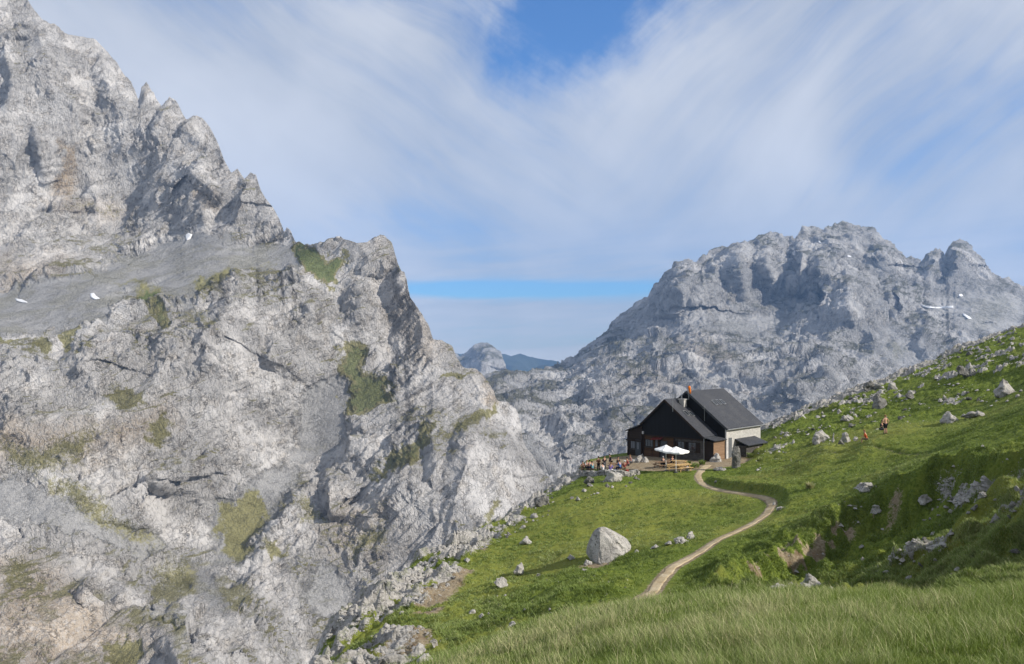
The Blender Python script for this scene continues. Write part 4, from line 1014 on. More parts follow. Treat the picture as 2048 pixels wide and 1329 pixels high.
def rock_mat(name, a, b_, lich):
    m, N, b = new_mat(name)
    v = N.new('ShaderNodeTexCoord').outputs['Object']; rnd = N.new('ShaderNodeObjectInfo').outputs['Random']
    v = N.vmath('ADD', v, N.vmath('SCALE', N.new('ShaderNodeObjectInfo').outputs['Location']))
    f1 = N.noise(v, 1.1, 5, 0.65, 0.5); f2 = N.noise(v, 6, 6, 0.7); f3 = N.noise(v, 2.6, 4, 0.6)
    c = N.mix(N.mapr(f1, 0.35, 0.65), a, b_)
    c = N.mix(N.math('MULTIPLY', N.mapr(f2, 0.52, 0.7), 0.55), c, lich)
    c = N.mix(N.math('MULTIPLY', N.mapr(f3, 0.6, 0.7), 0.4), c, (0.33, 0.27, 0.20))
    ck = N.math('ABSOLUTE', N.math('SUBTRACT', N.noise(v, 0.9, 4, 0.55, 0.6), 0.5)); cm = N.mapr(ck, 0.012, 0.0)
    c = N.mix(N.math('MULTIPLY', cm, 0.8), c, (0.05, 0.048, 0.045))
    N.put(b.inputs['Base Color'], c); b.inputs['Roughness'].default_value = 0.92; b.inputs['Specular IOR Level'].default_value = 0.15
    mp = N.new('ShaderNodeMapping'); mp.inputs['Rotation'].default_value = (0.4, 0.5, 0.1); mp.inputs['Scale'].default_value = (1, 1, 0.35); N.put(mp.inputs['Vector'], v)
    N.put(b.inputs['Normal'], N.bump(N.math('ADD', N.noise(mp.outputs[0], 3.5, 8, 0.75), N.math('MULTIPLY', f2, 0.4)), 0.8, 0.18))
    return m
ROCK = rock_mat('grey_limestone', (0.29, 0.28, 0.265), (0.44, 0.425, 0.40), (0.13, 0.125, 0.115))
ROCKD = rock_mat('mottled_dark_limestone', (0.12, 0.118, 0.112), (0.23, 0.225, 0.21), (0.06, 0.06, 0.055))  # darker limestone, deepened further to carry shade on the boulders

# ------------------------------------------------------------------ rocks
def hull_mesh(pts, cuts, seed, amp, size, tilt_noise=1.0):
    bm = bmesh.new()
    for p in pts: bm.verts.new(p)
    bmesh.ops.convex_hull(bm, input=bm.verts[:])
    loose = [v for v in bm.verts if not v.link_faces]
    bmesh.ops.delete(bm, geom=loose, context='VERTS')
    bmesh.ops.bevel(bm, geom=bm.edges[:], offset=0.022 * size, segments=1, affect='EDGES', clamp_overlap=True)
    bmesh.ops.triangulate(bm, faces=bm.faces[:])
    for _ in range(cuts):
        es = [e for e in bm.edges if e.calc_length() > size * 0.09]
        if not es: break
        bmesh.ops.subdivide_edges(bm, edges=es, cuts=1)
        bmesh.ops.triangulate(bm, faces=[f for f in bm.faces if len(f.verts) > 3])
    bm.normal_update()
    co = np.array([v.co[:] for v in bm.verts], np.float32); no = np.array([v.normal[:] for v in bm.verts], np.float32)
    q = (co / size + seed * 3.17).astype(np.float32)
    h = amp * size * (0.8 * facets(q, 2.2, seed) + 0.45 * facets(q, 5.0, seed + 3) + 0.35 * crag(q, 4.0, 3, 0.6, seed) + 0.12 * perlin(q, 14, seed))
    for v, a, n_ in zip(bm.verts, h, no): v.co += Vector(n_) * float(a)
    return bm
def random_rock(name, seed, w, d, h, cuts=3, amp=0.10):
    rs = random.Random(seed)
    pts = []
    for k in range(12):
        t = rs.uniform(0, 2 * math.pi); zz = rs.uniform(-0.25, 1.0); r = math.sqrt(max(0.08, 1 - max(zz, 0) ** 1.6)) * rs.uniform(0.8, 1.0)
        pts.append((math.cos(t) * r * w / 2, math.sin(t) * r * d / 2, zz * h))
    bm = hull_mesh(pts, cuts, seed, amp, (w + d + h) / 3)
    me = bpy.data.meshes.new(name); bm.to_mesh(me); bm.free()
    return me
def place_rock(px, py, wpx, hpx, label, seed, name='boulder', cat='boulder', group=None, mat=None, depth=0.8, ymin=13.0, rz=None, cuts=3, sink=0.12):
    p = hit(px, py, ymin)
    s = p.y / FOC
    w, h = wpx * s, hpx * s
    me = random_rock(name, seed, w, w * depth, h * (1 + sink), cuts)
    me.materials.append(mat or ROCK)
    o = bpy.data.objects.new(name, me); COL.objects.link(o)
    yy = p.y + w * depth * 0.35
    o.location = (p.x * yy / p.y, yy, min(gz(p.x * yy / p.y, yy), p.z + 0.5 * h) - h * sink)
    o.rotation_euler = (0, 0, (seed * 1.7) % 6.28 * 0.12 if rz is None else rz)
    return tag(o, label, cat, group)

def big_boulder():
    p = hit(1215, 1119, 40)
    Y = p.y + 0.3; s = Y / FOC
    def q(px, py, dy): return ((px - 1215) * s, dy, (1121 - py) * s)
    pts = [q(1203, 1052, 0.1), q(1211, 1054, 0.3), q(1189, 1067, 0.5), q(1181, 1090, 0.7), q(1176, 1118, 0.9), q(1196, 1124, -0.95), q(1228, 1121, -0.9), q(1199, 1062, -0.25), q(1235, 1068, 0.2), q(1257, 1081, 0.3),
           q(1264, 1093, 0.1), q(1263, 1101, -0.1), q(1243, 1110, -0.7), q(1226, 1078, -0.45), q(1199, 1064, 1.0), q(1180, 1110, 1.8), q(1230, 1074, 1.3), q(1256, 1088, 1.5), q(1255, 1120, 1.5), q(1200, 1130, 1.8), q(1215, 1135, -0.7), q(1190, 1135, 0)]
    bm = hull_mesh(pts, 5, 4, 0.022, 2.4)
    # the long diagonal crack across the front
    a = Vector(q(1208, 1058, -0.2)); b = Vector(q(1246, 1100, -0.75)); c2 = Vector(q(1199, 1120, -0.8)); c1 = Vector(q(1194, 1066, -0.3))
    for v in bm.verts:
        for (s0, s1, wid, dep) in ((a, b, 0.07, 0.16), (c1, c2, 0.05, 0.09)):
            d = s1 - s0; t = max(0, min(1, (Vector((v.co.x, 0, v.co.z)) - Vector((s0.x, 0, s0.z))).dot(Vector((d.x, 0, d.z))) / (d.x ** 2 + d.z ** 2)))
            dd = (Vector((v.co.x, 0, v.co.z)) - Vector((s0.x + d.x * t, 0, s0.z + d.z * t))).length
            if v.co.y < 0.7 and dd < wid * 2.2: v.co.y += dep * max(0, 1 - dd / (wid * 2.2))
    for v in bm.verts: v.co.z *= 0.93
    o = obj('boulder', bm, ROCK)
    o.location = (p.x, Y, p.z - 0.02 - 0.05)
    tag(o, 'largest pale boulder, cracked diagonally and wedge shaped, standing alone on the green slope', 'boulder')
big_boulder()

BOULDERS = [
    (1040, 1152, 34, 26, 'mottled grey knobbly boulder lying left of the big wedge boulder', 11), (1003, 1177, 40, 20, 'grey block with a pointed left end below the knobbly boulder', 12),
    (945, 1230, 20, 9, 'small flat pale stone low on the slope, upper of a close pair', 13), (963, 1236, 16, 8, 'small flat pale stone low on the slope, lower of a close pair', 14),
    (1025, 1254, 22, 11, 'small pale stone in grass midway between the pair of flat stones and the long grass', 15), (1008, 1274, 24, 9, 'flat pale stone just above the foreground grass edge', 16),
    (967, 1306, 12, 9, 'tiny grey stone nearest the left end of the long grass', 17), (840, 1256, 24, 10, 'flat grey stone beside the brown earth streak on the lower left', 18),
    (642, 1345, 60, 52, 'rounded grey boulder in the bottom left end of the near slope', 19), (778, 1340, 96, 46, 'broad pale grey boulder at the bottom edge of the picture', 20),
    (838, 1312, 46, 22, 'pale block on the grass above the broad bottom boulder', 21), (868, 1298, 22, 13, 'small mottled stone behind the pale block at the lower left', 22), (850, 1345, 46, 28, 'grey stone at the bottom edge right of the broad boulder', 23),
    (716, 1340, 40, 26, 'low grey boulder between the rounded and the broad bottom boulders', 24),
    (1382, 1080, 24, 12, 'highest stone of the row of flat stones beside the path', 25), (1362, 1088, 34, 10, 'long flat stone in the row beside the path', 26), (1338, 1094, 24, 8, 'flat stone in the middle of the row beside the path', 27), (1310, 1098, 22, 7, 'low flat stone near the left end of the row beside the path', 28), (1274, 1106, 14, 6, 'leftmost little stone of the row beside the path', 29),
    (1176, 1133, 22, 10, 'stone slab on bare earth at the foot of the big wedge boulder', 30), (1142, 1122, 20, 10, 'pale stone in the shadow of the big wedge boulder', 31), (1076, 1156, 14, 7, 'small stone at the far tip of the shadow of the big boulder', 32), (1168, 1144, 14, 6, 'small stone below the slab at the foot of the big boulder', 33),
    (1737, 782, 36, 24, 'dark rounded boulder on the skyline right of the hut', 34, ROCKD), (1784, 780, 28, 20, 'pale rounded boulder on the skyline beside the dark one', 35), (1924, 760, 44, 26, 'dark boulder high on the right meadow with a long shadow', 36, ROCKD), (1944, 752, 22, 18, 'paler boulder leaning on the right side of the dark one', 37),
    (2010, 793, 44, 36, 'large pale egg shaped boulder near the right edge of the meadow', 38), (2036, 796, 12, 7, 'small stone right of the egg shaped boulder', 39), (1760, 818, 44, 28, 'dark jagged outcrop in the middle of the stony slope', 40, ROCKD), (1693, 843, 34, 13, 'low shattered outcrop left of the standing bathers', 41),
    (1738, 835, 18, 9, 'small pale stone between the two jagged outcrops', 42), (1646, 885, 46, 24, 'broad grey boulder left of the resting hikers', 43), (1667, 886, 9, 20, 'narrow upright stone at the right end of the broad grey boulder', 44), (1691, 886, 28, 20, 'pale humped boulder between the upright stone and the seated hiker', 45),
    (1681, 890, 18, 9, 'dark low stone in front of the pale humped boulder', 46, ROCKD), (1712, 884, 16, 14, 'small tan stone close to the seated hiker', 47), (1902, 848, 50, 22, 'left half of the long pale outcrop at the meadow edge', 48), (1946, 838, 54, 20, 'right half of the long pale outcrop at the meadow edge', 49),
    (1823, 790, 24, 14, 'upper grey stone of two left of the heap of stones', 50), (1818, 801, 26, 12, 'lower dark stone of two left of the heap of stones', 51, ROCKD), (1734, 988, 56, 13, 'grey outcrop sunk into the green slope above the path bend', 52), (1880, 1104, 60, 15, 'flat pale slab in the shaded hollow on the right', 53),
    (1915, 1150, 26, 7, 'small pale stone below the flat slab in the hollow', 54), (1432, 925, 30, 16, 'low pale rock at the foot of the wooden shed', 55), (1448, 918, 28, 26, 'pale rock heap stone beside the wooden shed, middle of the heap', 56), (1462, 906, 24, 22, 'tilted grey rock slab behind the heap near the shed', 57), (1480, 900, 20, 20, 'pale rock behind the standing stone', 58),
    (1440, 942, 34, 5, 'flat stone in grass left of the standing stone', 59), (1548, 1012, 12, 7, 'single pale stone on the outer side of the path bend', 60), (1562, 1020, 20, 7, 'pair of pale stones just past the path bend', 61), (1432, 968, 10, 5, 'little white stone beside the upper path', 62),
    (1278, 926, 22, 15, 'stone block at the near end of the rubble heap on the terrace', 63), (1290, 926, 20, 12, 'stone block at the right end of the rubble heap on the terrace', 64), (1266, 930, 16, 12, 'stone block at the left end of the rubble heap on the terrace', 65), (1284, 918, 12, 10, 'topmost stone of the rubble heap on the terrace', 66),
    (1225, 965, 50, 22, 'grey rock bulging from the slope under the terrace', 67), (1180, 968, 30, 14, 'rounded rock at the left foot of the terrace', 68, ROCKD), (1085, 1012, 44, 26, 'dark rock step on the lip of the slope left of the terrace', 69, ROCKD), (1052, 1092, 34, 15, 'grey rock beside the faint trail on the left slope', 70), (1965, 1000, 26, 14, 'upper pale rock on the eroded bank at the right', 71), (1925, 1012, 40, 22, 'knobbly pale rock on the eroded bank at the right', 72), (1850, 1020, 34, 18, 'pale rock on the bank beside the bare earth patch', 73),
    (1752, 1040, 30, 15, 'small pale rock under the middle bare earth patch', 74), (1560, 1182, 40, 10, 'left pale stone of the row along the foreground grass', 75), (1612, 1180, 30, 9, 'middle pale stone of the row along the foreground grass', 76), (1660, 1182, 26, 8, 'right pale stone of the row along the foreground grass', 77), (1868, 1072, 18, 8, 'small stone above the flat slab in the hollow', 78)]
for t in BOULDERS:
    px, py, w, h, lab, sd_ = t[:6]
    place_rock(px, py, w, h, lab, sd_, mat=t[6] if len(t) > 6 else None, cuts=4 if w > 50 else 3)
def menhir():
    p = hit(1474, 937, 60); s = p.y / FOC
    w, h = 16 * s, 42 * s
    pts = [(-w * .5, 0, -0.3), (w * .5, 0, -0.3), (-w * .48, -.2, h * .5), (w * .46, -.2, h * .5), (-w * .42, 0, h * .9), (w * .28, 0, h), (-w * .15, 0.1, h * 1.0), (w * .45, 0.1, h * .85), (-w * .5, .45, -0.3), (w * .5, .45, -0.3), (-w * .38, .35, h * .92), (w * .4, .35, h * .9), (0, -.3, -0.3), (0, -.3, h * .6)]
    bm = hull_mesh(pts, 4, 9, 0.05, 1.1)
    o = obj('standing_stone', bm, ROCKD); o.location = p + Vector((0, 0.2, 0))
    tag(o, 'tall upright slab of mottled grey stone planted beside the path near the hut', 'standing stone')
menhir()
# loose stones: a dozen shapes, copied and scattered; the countable ones are things, the rest one mass
def scatter_stones():
    rs = random.Random(3)
    shapes = []
    for k in range(10):
        me = random_rock('stone', 200 + k, 1.0, rs.uniform(0.7, 1.1), rs.uniform(0.35, 0.7), 2, 0.07); me.materials.append(ROCK if k % 3 else ROCKD); shapes.append(me)
    def zone(n, poly, lab, grp, smin, smax, seed, ymin=14):
        r = random.Random(seed); k = 0; tries = 0
        xs = [a for a, _ in poly]; ys = [b for _, b in poly]
        while k < n and tries < 6000:
            tries += 1
            px = r.uniform(min(xs), max(xs)); py = r.uniform(min(ys), max(ys))
            if poly_mask(np.array([[px, py]]), poly, 0.5)[0] < 0.6: continue
            p = hit(px, py, ymin)
            if p.y > 175: continue
            o = bpy.data.objects.new('stone', shapes[r.randrange(10)]); COL.objects.link(o)
            s = smin * (smax / smin) ** (r.random() ** 1.7)
            o.scale = (s, s * r.uniform(0.7, 1.2), s * r.uniform(0.7, 1.3)); o.rotation_euler = (r.uniform(-.2, .2), r.uniform(-.2, .2), r.uniform(0, 6.28))
            o.location = p + Vector((0, 0, -0.10 * s)); tag(o, lab, 'stone', grp); k += 1
    zone(16, [(1540, 850), (1640, 808), (1690, 800), (1690, 830), (1600, 850), (1545, 866)], 'one of the small stones on the skyline rise just right of the hut', 'loose stones on the rise beside the hut', 0.3, 1.3, 1)
    zone(18, [(1545, 866), (1640, 840), (1680, 850), (1640, 872), (1550, 880)], 'one of the small stones in grass between the hut and the broad grey boulder', 'loose stones between the hut and the resting hikers', 0.25, 0.9, 11)
    zone(22, [(1700, 790), (1830, 742), (1830, 790), (1700, 826)], 'one of the small stones around the two rounded skyline boulders', 'loose stones around the skyline boulders', 0.35, 1.5, 12)
    zone(22, [(1850, 735), (2046, 656), (2046, 680), (1900, 745)], 'one of the small stones along the top edge of the slope at the far right', 'loose stones along the far right skyline', 0.4, 1.9, 13)
    zone(14, [(1870, 792), (1960, 784), (1965, 808), (1880, 815)], 'one of the grey stones heaped together left of the egg shaped boulder', 'heap of stones left of the egg shaped boulder', 0.4, 1.1, 14)
    zone(20, [(1690, 826), (1860, 800), (1870, 836), (1790, 850), (1690, 862)], 'one of the small stones on the slope behind the bare chested man', 'loose stones behind the bathers', 0.25, 0.9, 15)
    zone(22, [(1900, 1000), (2046, 975), (2046, 1050), (1780, 1060)], 'one of the small grey stones on the upper side of the right hollow', 'loose stones on the upper side of the right hollow', 0.15, 0.45, 2)
    zone(16, [(1700, 1090), (2046, 1070), (2046, 1150), (1700, 1165)], 'one of the small grey stones in the bottom of the right hollow', 'loose stones in the bottom of the right hollow', 0.12, 0.40, 21)
    zone(24, [(1180, 952), (1290, 955), (1240, 985), (1130, 1010)], 'one of the small stones on the bank right under the terrace', 'loose stones under the terrace', 0.25, 0.8, 3)
    zone(22, [(1120, 985), (1100, 1030), (1010, 1090), (1000, 1045)], 'one of the small stones on the rocky lip left of the green lawn', 'loose stones on the rocky lip', 0.25, 0.8, 31)
    zone(20, [(1000, 1045), (980, 1095), (870, 1160), (850, 1120)], 'one of the small stones low on the rocky lip beside the faint trail', 'loose stones low on the rocky lip', 0.2, 0.6, 32)
    zone(12, [(1080, 1160), (1250, 1140), (1300, 1160), (1205, 1215), (1100, 1230)], 'one of the tiny pale stones between the big boulder and the long grass', 'tiny stones below the big boulder', 0.08, 0.25, 4)
    zone(16, [(1000, 1190), (1060, 1180), (1060, 1240), (860, 1290), (860, 1250)], 'one of the tiny pale stones dotted over the lower left green slope', 'tiny stones on the lower left green slope', 0.08, 0.28, 41)
scatter_stones()
def gravel_mass():
    # stones nobody could count: one mesh
    rs = np.random.RandomState(12)
    x, y, rs = sample_ground(70000, 20, 175, 15, 0.01)
    mk = [_bil(NM[..., i], x, y) for i in range(4)]
    p = np.stack([x, y, 0 * x], 1).astype(np.float32)
    c = fbm(p, 1 / 5., 3, 0.6, 12)
    px = CX + FOC * x / y
    far = (y > 82) & (px > 1500)
    dp, _, _ = seg_dist(np.stack([x, y], 1), PATHC)
    pr = np.where(far, 0.02 + 0.45 * c, 0.0) + mk[0] * 0.35 + np.clip(mk[1] - .3, 0, 1) * 0.10 * (mk[3] > .5)
    ok = (rs.uniform(0, 1, len(x)) < pr) & (dp > 0.6) & (mk[3] > 0.5); x, y = x[ok], y[ok]; n = len(x)
    s = 0.028 * np.exp(rs.uniform(0, 1, n) ** 2 * 1.9) * (0.5 + y / 85)
    base = np.array([(1, 0, 0), (0.3, 0.9, 0), (-0.8, 0.5, 0), (-0.7, -0.6, 0), (0.4, -0.9, 0), (0.35, 0.2, 0.75), (-0.3, -0.1, 0.9)], float)
    F = np.array([(0, 1, 5), (1, 2, 6), (1, 6, 5), (2, 3, 6), (3, 4, 6), (4, 5, 6), (4, 0, 5)], np.int32)
    a = rs.uniform(0, 6.28, n); ca, sa = np.cos(a), np.sin(a)
    B = base[None] + rs.normal(0, 0.16, (n, 7, 3))
    X = (B[..., 0] * ca[:, None] - B[..., 1] * sa[:, None]) * s[:, None]; Yv = (B[..., 0] * sa[:, None] + B[..., 1] * ca[:, None]) * s[:, None]
    z = ground(x, y)
    V = np.stack([X + x[:, None], Yv + y[:, None], B[..., 2] * s[:, None] * rs.uniform(.5, 1, n)[:, None] + z[:, None] - 0.1 * s[:, None]], -1)
    FF = (F[None] + (np.arange(n, dtype=np.int32) * 7)[:, None, None]).reshape(-1)
    me = bpy.data.meshes.new('gravel'); me.vertices.add(n * 7); me.vertices.foreach_set('co', V.reshape(-1).astype(np.float32))
    me.loops.add(len(FF)); me.loops.foreach_set('vertex_index', FF); me.polygons.add(len(FF) // 3); me.polygons.foreach_set('loop_start', np.arange(0, len(FF), 3, dtype=np.int32))
    me.update(calc_edges=True); me.materials.append(ROCK)
    o = bpy.data.objects.new('gravel', me); COL.objects.link(o); o['kind'] = 'stuff'
gravel_mass()

# ------------------------------------------------------------------ snow
def snow_patch(target, pts, label, off):
    """a thin lens of old snow moulded on the mountain's own surface"""
    poly = np.array(pts, float); c = poly.mean(0)
    ring = []; n = len(poly)
    for i in range(n):
        for t in (0, 0.34, 0.67): ring.append(poly[i] * (1 - t) + poly[(i + 1) % n] * t)
    ring = np.array(ring)
    def cast(px, py):
        d = Vector(((px - CX) / FOC, 1, (HY - py) / FOC)).normalized()
        ok, loc, nor, _ = target.ray_cast(Vector((0, 0, 0)), d)
        return (loc, d) if ok else None
    bm = bmesh.new(); rings = []
    levels = [(1.0, -0.5), (0.92, 0.8), (0.6, 1.0), (0.3, 1.0)]
    ok_all = []
    for f, o_ in levels:
        r = []
        for q in ring:
            h = cast(*(c + (q - c) * f))
            r.append((h, o_))
        ok_all.append(r)
    hc = cast(*c)
    ds = [h[0].length for r in ok_all for h, _ in r if h] or [1000.0]
    med = sorted(ds)[len(ds) // 2]
    for r, (f, o_) in zip(ok_all, levels):
        vs = []
        for (h, oo), q in zip(r, ring):
            p_ = c + (q - c) * f
            d = Vector(((p_[0] - CX) / FOC, 1, (HY - p_[1]) / FOC)).normalized()
            L = h[0].length if h else med
            L = min(max(L, med * 0.985), med * 1.02)
            vs.append(bm.verts.new(d * (L - off * oo)))
        rings.append(vs)
    for a, b in zip(rings, rings[1:]):
        for k in range(len(a)): bm.faces.new([a[k], a[(k + 1) % len(a)], b[(k + 1) % len(a)], b[k]])
    bm.faces.new(rings[-1])
    bmesh.ops.triangulate(bm, faces=[f for f in bm.faces if len(f.verts) > 4])
    tag(obj('snow_patch', bm, MT['snow'], smooth=True), label, 'snow patch')
bpy.context.view_layer.update()
snow_patch(massif, [(371, 470), (377, 466), (385, 469), (381, 478), (373, 482), (371, 476)], 'small white snow patch at the top of the grey gravel fan on the left mountain', 2.5)
snow_patch(massif, [(180, 587), (188, 586), (192, 592), (201, 598), (190, 600), (181, 595)], 'white snow patch low on the gravel bench of the left mountain', 2.5)
snow_patch(massif, [(30, 597), (44, 599), (58, 606), (46, 606), (32, 602)], 'thin sliver of snow at the far left of the gravel bench', 2.5)
snow_patch(far_massif, [(1836, 608), (1850, 612), (1866, 614), (1906, 612), (1907, 617), (1880, 618), (1862, 617), (1846, 615)], 'long thin snow strip under the pointed rock tower on the far mountain', 10)
snow_patch(far_massif, [(1924, 626), (1931, 629), (1940, 634), (1945, 640), (1936, 638), (1926, 631)], 'short slanting snow streak right of the long snow strip', 9)
snow_patch(far_massif, [(1917, 589), (1924, 588), (1926, 592), (1922, 594), (1918, 593)], 'tiny snow spot above the right end of the long snow strip', 9)
snow_patch(far_massif, [(1635, 481), (1640, 483), (1644, 488), (1638, 487)], 'small snow spot just below the main far summit', 9)
snow_patch(far_massif, [(1694, 511), (1703, 512), (1702, 515), (1695, 514)], 'small snow spot on the broad shoulder right of the main summit', 5)
print('rocks', round(time.time() - T0, 1))
# ------------------------------------------------------------------ the mountain hut
A0 = Vector((23.4, 96.0, 0)); GD = Vector((math.sqrt(.5), -math.sqrt(.5), 0)); RD = Vector((math.sqrt(.5), math.sqrt(.5), 0))
FLOOR = -13.75
# hut frame: local x along the gable (to the right), local y towards the back, z up from the terrace
hut = empty('mountain_hut', (A0.x, A0.y, FLOOR), 'stone mountain hut with two steep slate roofs and a black boarded gable, on the terrace', 'hut', rz=R(-45))
HM = Matrix.Translation((A0.x, A0.y, FLOOR)) @ Matrix.Rotation(R(-45), 4, 'Z')
HI = HM.inverted()
def on_plane(px, py, b):
    """hut-frame point where a photo ray meets the plane local y = b"""
    o = HI @ Vector((0, 0, 0)); d = (HI @ Vector(((px - CX) / FOC, 1, (HY - py) / FOC))) - o
    t = (b - o.y) / d.y
    return o + d * t
def on_side(px, py, a):
    o = HI @ Vector((0, 0, 0)); d = (HI @ Vector(((px - CX) / FOC, 1, (HY - py) / FOC))) - o
    t = (a - o.x) / d.x
    return o + d * t
Z = lambda z: z - FLOOR
def part(name, mat, fill, parent=hut, bevel=0.0, smooth=False):
    bm = bmesh.new(); fill(bm); return obj(name, bm, MT[mat], parent, smooth, bevel)
fa, fl, fr = (-5.73, Z(-6.26)), (-9.5, Z(-9.62)), (0.0, Z(-10.67))      # front roof: apex, left eave, right eave
al = (-11.7, Z(-10.62))                                                     # annex eave
ra, rr, rl = (-4.54, Z(-5.28)), (1.38, Z(-9.77)), (-10.4, Z(-9.8))
TH = 0.16
def slab(bm, p, q, b0, b1, th=TH):
    """roof slab over the line p-q (x, z), from y=b0 to y=b1"""
    d = Vector((q[0] - p[0], 0, q[1] - p[1])).normalized(); n = Vector((-d.z, 0, d.x)); n = -n if n.z > 0 else n
    prism(bm, [(p[0], b0, p[1]), (q[0], b0, q[1]), (q[0] + n.x * th, b0, q[1] + n.z * th), (p[0] + n.x * th, b0, p[1] + n.z * th)], (0, b1 - b0, 0))
def outline_prism(bm, pts, b0, b1): prism(bm, [(x, b0, z) for x, z in pts], (0, b1 - b0, 0))
# front block
WZ = 2.75       # foot of the black gable boards
def inset(p, q, x): return p[1] + (q[1] - p[1]) * (x - p[0]) / (q[0] - p[0]) - 0.22
r1 = part('roof', 'slate', lambda bm: slab(bm, fa, (fr[0] + 0.0, fr[1]), 0, 3.35)); r1['label'] = 'lower right slate slope of the front block'
part('roof', 'slate', lambda bm: slab(bm, fa, fl, 0, 3.35))
part('gable', 'black', lambda bm: outline_prism(bm, [(-9.25, WZ), (-0.3, WZ), (-0.3, inset(fa, fr, -0.3)), (fa[0], fa[1] - 0.24), (-9.25, inset(fa, fl, -9.25))], 0.22, 0.42))
part('barge_board', 'darkwood', lambda bm: (slab(bm, (fa[0], fa[1] - .02), (fr[0], fr[1] - .02), -0.05, -0.003, 0.24), slab(bm, (fa[0], fa[1] - .02), (fl[0], fl[1] - .02), -0.05, -0.003, 0.24)))
part('stone_wall', 'stone', lambda bm: (box(bm, -4.4, -0.30, 0.36, 3.3, -0.9, WZ - 0.003), box(bm, -0.34, -0.28, 0.45, 3.3, WZ, inset(fa, fr, -0.3))))
part('timber_front', 'timber', lambda bm: box(bm, -9.2, -4.403, 0.40, 3.3, -0.9, WZ - 0.003))
part('beam', 'darkwood', lambda bm: box(bm, -9.3, -0.25, 0.20, 0.355, WZ - 0.16, WZ + 0.02))
for x in (-9.15, -6.6, -4.45): part('post', 'darkwood', lambda bm: box(bm, x - .08, x + .08, 0.24, 0.397, -0.2, WZ - 0.163))
def window(x, z, w, h, y, n=2, shutters=False, blind=False, parent=hut):
    f = part('window', 'darkwood', lambda bm: (box(bm, x - w / 2, x + w / 2, y - .06, y - .004, z, z + .07), box(bm, x - w / 2, x + w / 2, y - .06, y - .004, z + h - .07, z + h),
             box(bm, x - w / 2, x - w / 2 + .07, y - .055, y - .004, z + .07, z + h - .07), box(bm, x + w / 2 - .07, x + w / 2, y - .055, y - .004, z + .07, z + h - .07), [box(bm, x - w / 2 + w * k / n - .02, x - w / 2 + w * k / n + .02, y - .05, y - .004, z + .07, z + h - .07) for k in range(1, n)]), parent)
    part('pane', 'blind' if blind else 'glass', lambda bm: box(bm, x - w / 2 + .07, x + w / 2 - .07, y - .028, y - .006, z + .07, z + h - .07), f)
    part('sill', 'stone', lambda bm: box(bm, x - w / 2 - .08, x + w / 2 + .08, y - .14, y - .002, z - .08, z - .003), f)
    if shutters:
        for s in (-1, 1):
            x0 = x + s * (w / 2 + .30)
            part('shutter', 'darkwood', lambda bm: box(bm, x0 - .27, x0 + .27, y - .05, y - .003, z, z + h), f)
    return f
def wx(px, b=0.36): return on_plane(px, 900, b).x
window(wx(1384.5), 1.05, 1.15, 1.25, 0.36, 2, True); window(wx(1362.5), 1.05, 1.05, 1.25, 0.36, 2, True)
window(wx(1298), 1.15, 1.25, 1.0, 0.40, 3); window(wx(1313), 1.25, 0.5, 1.0, 0.40, 1, False, True)
dr = part('door', 'darkmetal', lambda bm: box(bm, wx(1327) - .55, wx(1327) + .55, 0.30, 0.35, -0.1, 2.1)); part('handle', 'metal', lambda bm: box(bm, wx(1327) + .38, wx(1327) + .44, 0.26, 0.298, 0.95, 1.1), dr)
part('door_canopy', 'red', lambda bm: prism(bm, [(wx(1305, .35), 0.33, 2.35), (wx(1327, .35), 0.33, 2.55), (wx(1327, .35), -0.25, 2.33), (wx(1305, .35), -0.25, 2.12)], (0, 0, 0.06)))
part('lower_panel', 'timber', lambda bm: box(bm, wx(1287), wx(1304), 0.32, 0.396, 0.0, 0.85))
# annex on the left, lean-to
part('roof', 'slate', lambda bm: slab(bm, (-9.42, Z(-9.72)), al, -0.25, 3.4, 0.12))['label'] = 'low lean-to roof at the left end'
part('annex_wall', 'darkwood', lambda bm: outline_prism(bm, [(-11.5, -1.2), (-9.253, -1.2), (-9.253, Z(-9.72) - .15), (-11.5, al[1] - .07)], 0.1, 3.3))
part('annex_trim', 'darkwood', lambda bm: (box(bm, -11.75, -9.3, -0.05, 0.096, 1.75, 1.9), box(bm, -11.56, -11.42, 0.02, 0.097, -0.3, 2.9)))
window(wx(1266, .1), 0.75, 0.75, 1.1, 0.1, 2, False, True)
ad = part('door', 'darkmetal', lambda bm: box(bm, wx(1276.5, .1) - .42, wx(1276.5, .1) + .42, 0.05, 0.096, -0.1, 1.95)); ad['label'] = 'annex door with a narrow pale pane'
part('pane', 'blind', lambda bm: box(bm, wx(1276.5, .1) - .13, wx(1276.5, .1) + .13, 0.03, 0.047, 0.75, 1.65), ad)
part('lamp', 'white', lambda bm: box(bm, -9.2, -9.0, 0.02, 0.2, 2.8, 3.15))
part('chimney_pipe', 'metal', lambda bm: tube(bm, [(-10.4, 1.4, 3.2), (-10.4, 1.4, 4.1)], 0.09, 10))
# gutter and downpipe
part('gutter', 'darkmetal', lambda bm: tube(bm, [(0.06, 0, fr[1] - .12), (0.06, 3.3, fr[1] - .12)], 0.07, 8)); part('downpipe', 'metal', lambda bm: tube(bm, [(-0.12, 0.2, fr[1] - .2), (-0.12, 0.2, 0.0)], 0.05, 8))
# wooden shed against the right side
part('shed_wall', 'shedwood', lambda bm: box(bm, -0.276, 1.0, 0.55, 3.15, -0.9, 2.55)); part('shed_front', 'darkwood', lambda bm: box(bm, -0.20, 1.003, 0.49, 0.547, -0.9, 2.56))  # dark boards on the front: the shed's shaded side put into colour
part('roof', 'slate', lambda bm: slab(bm, (-0.25, 3.06), (1.35, 2.72), 0.25, 3.18, 0.08))['label'] = 'small shed roof'
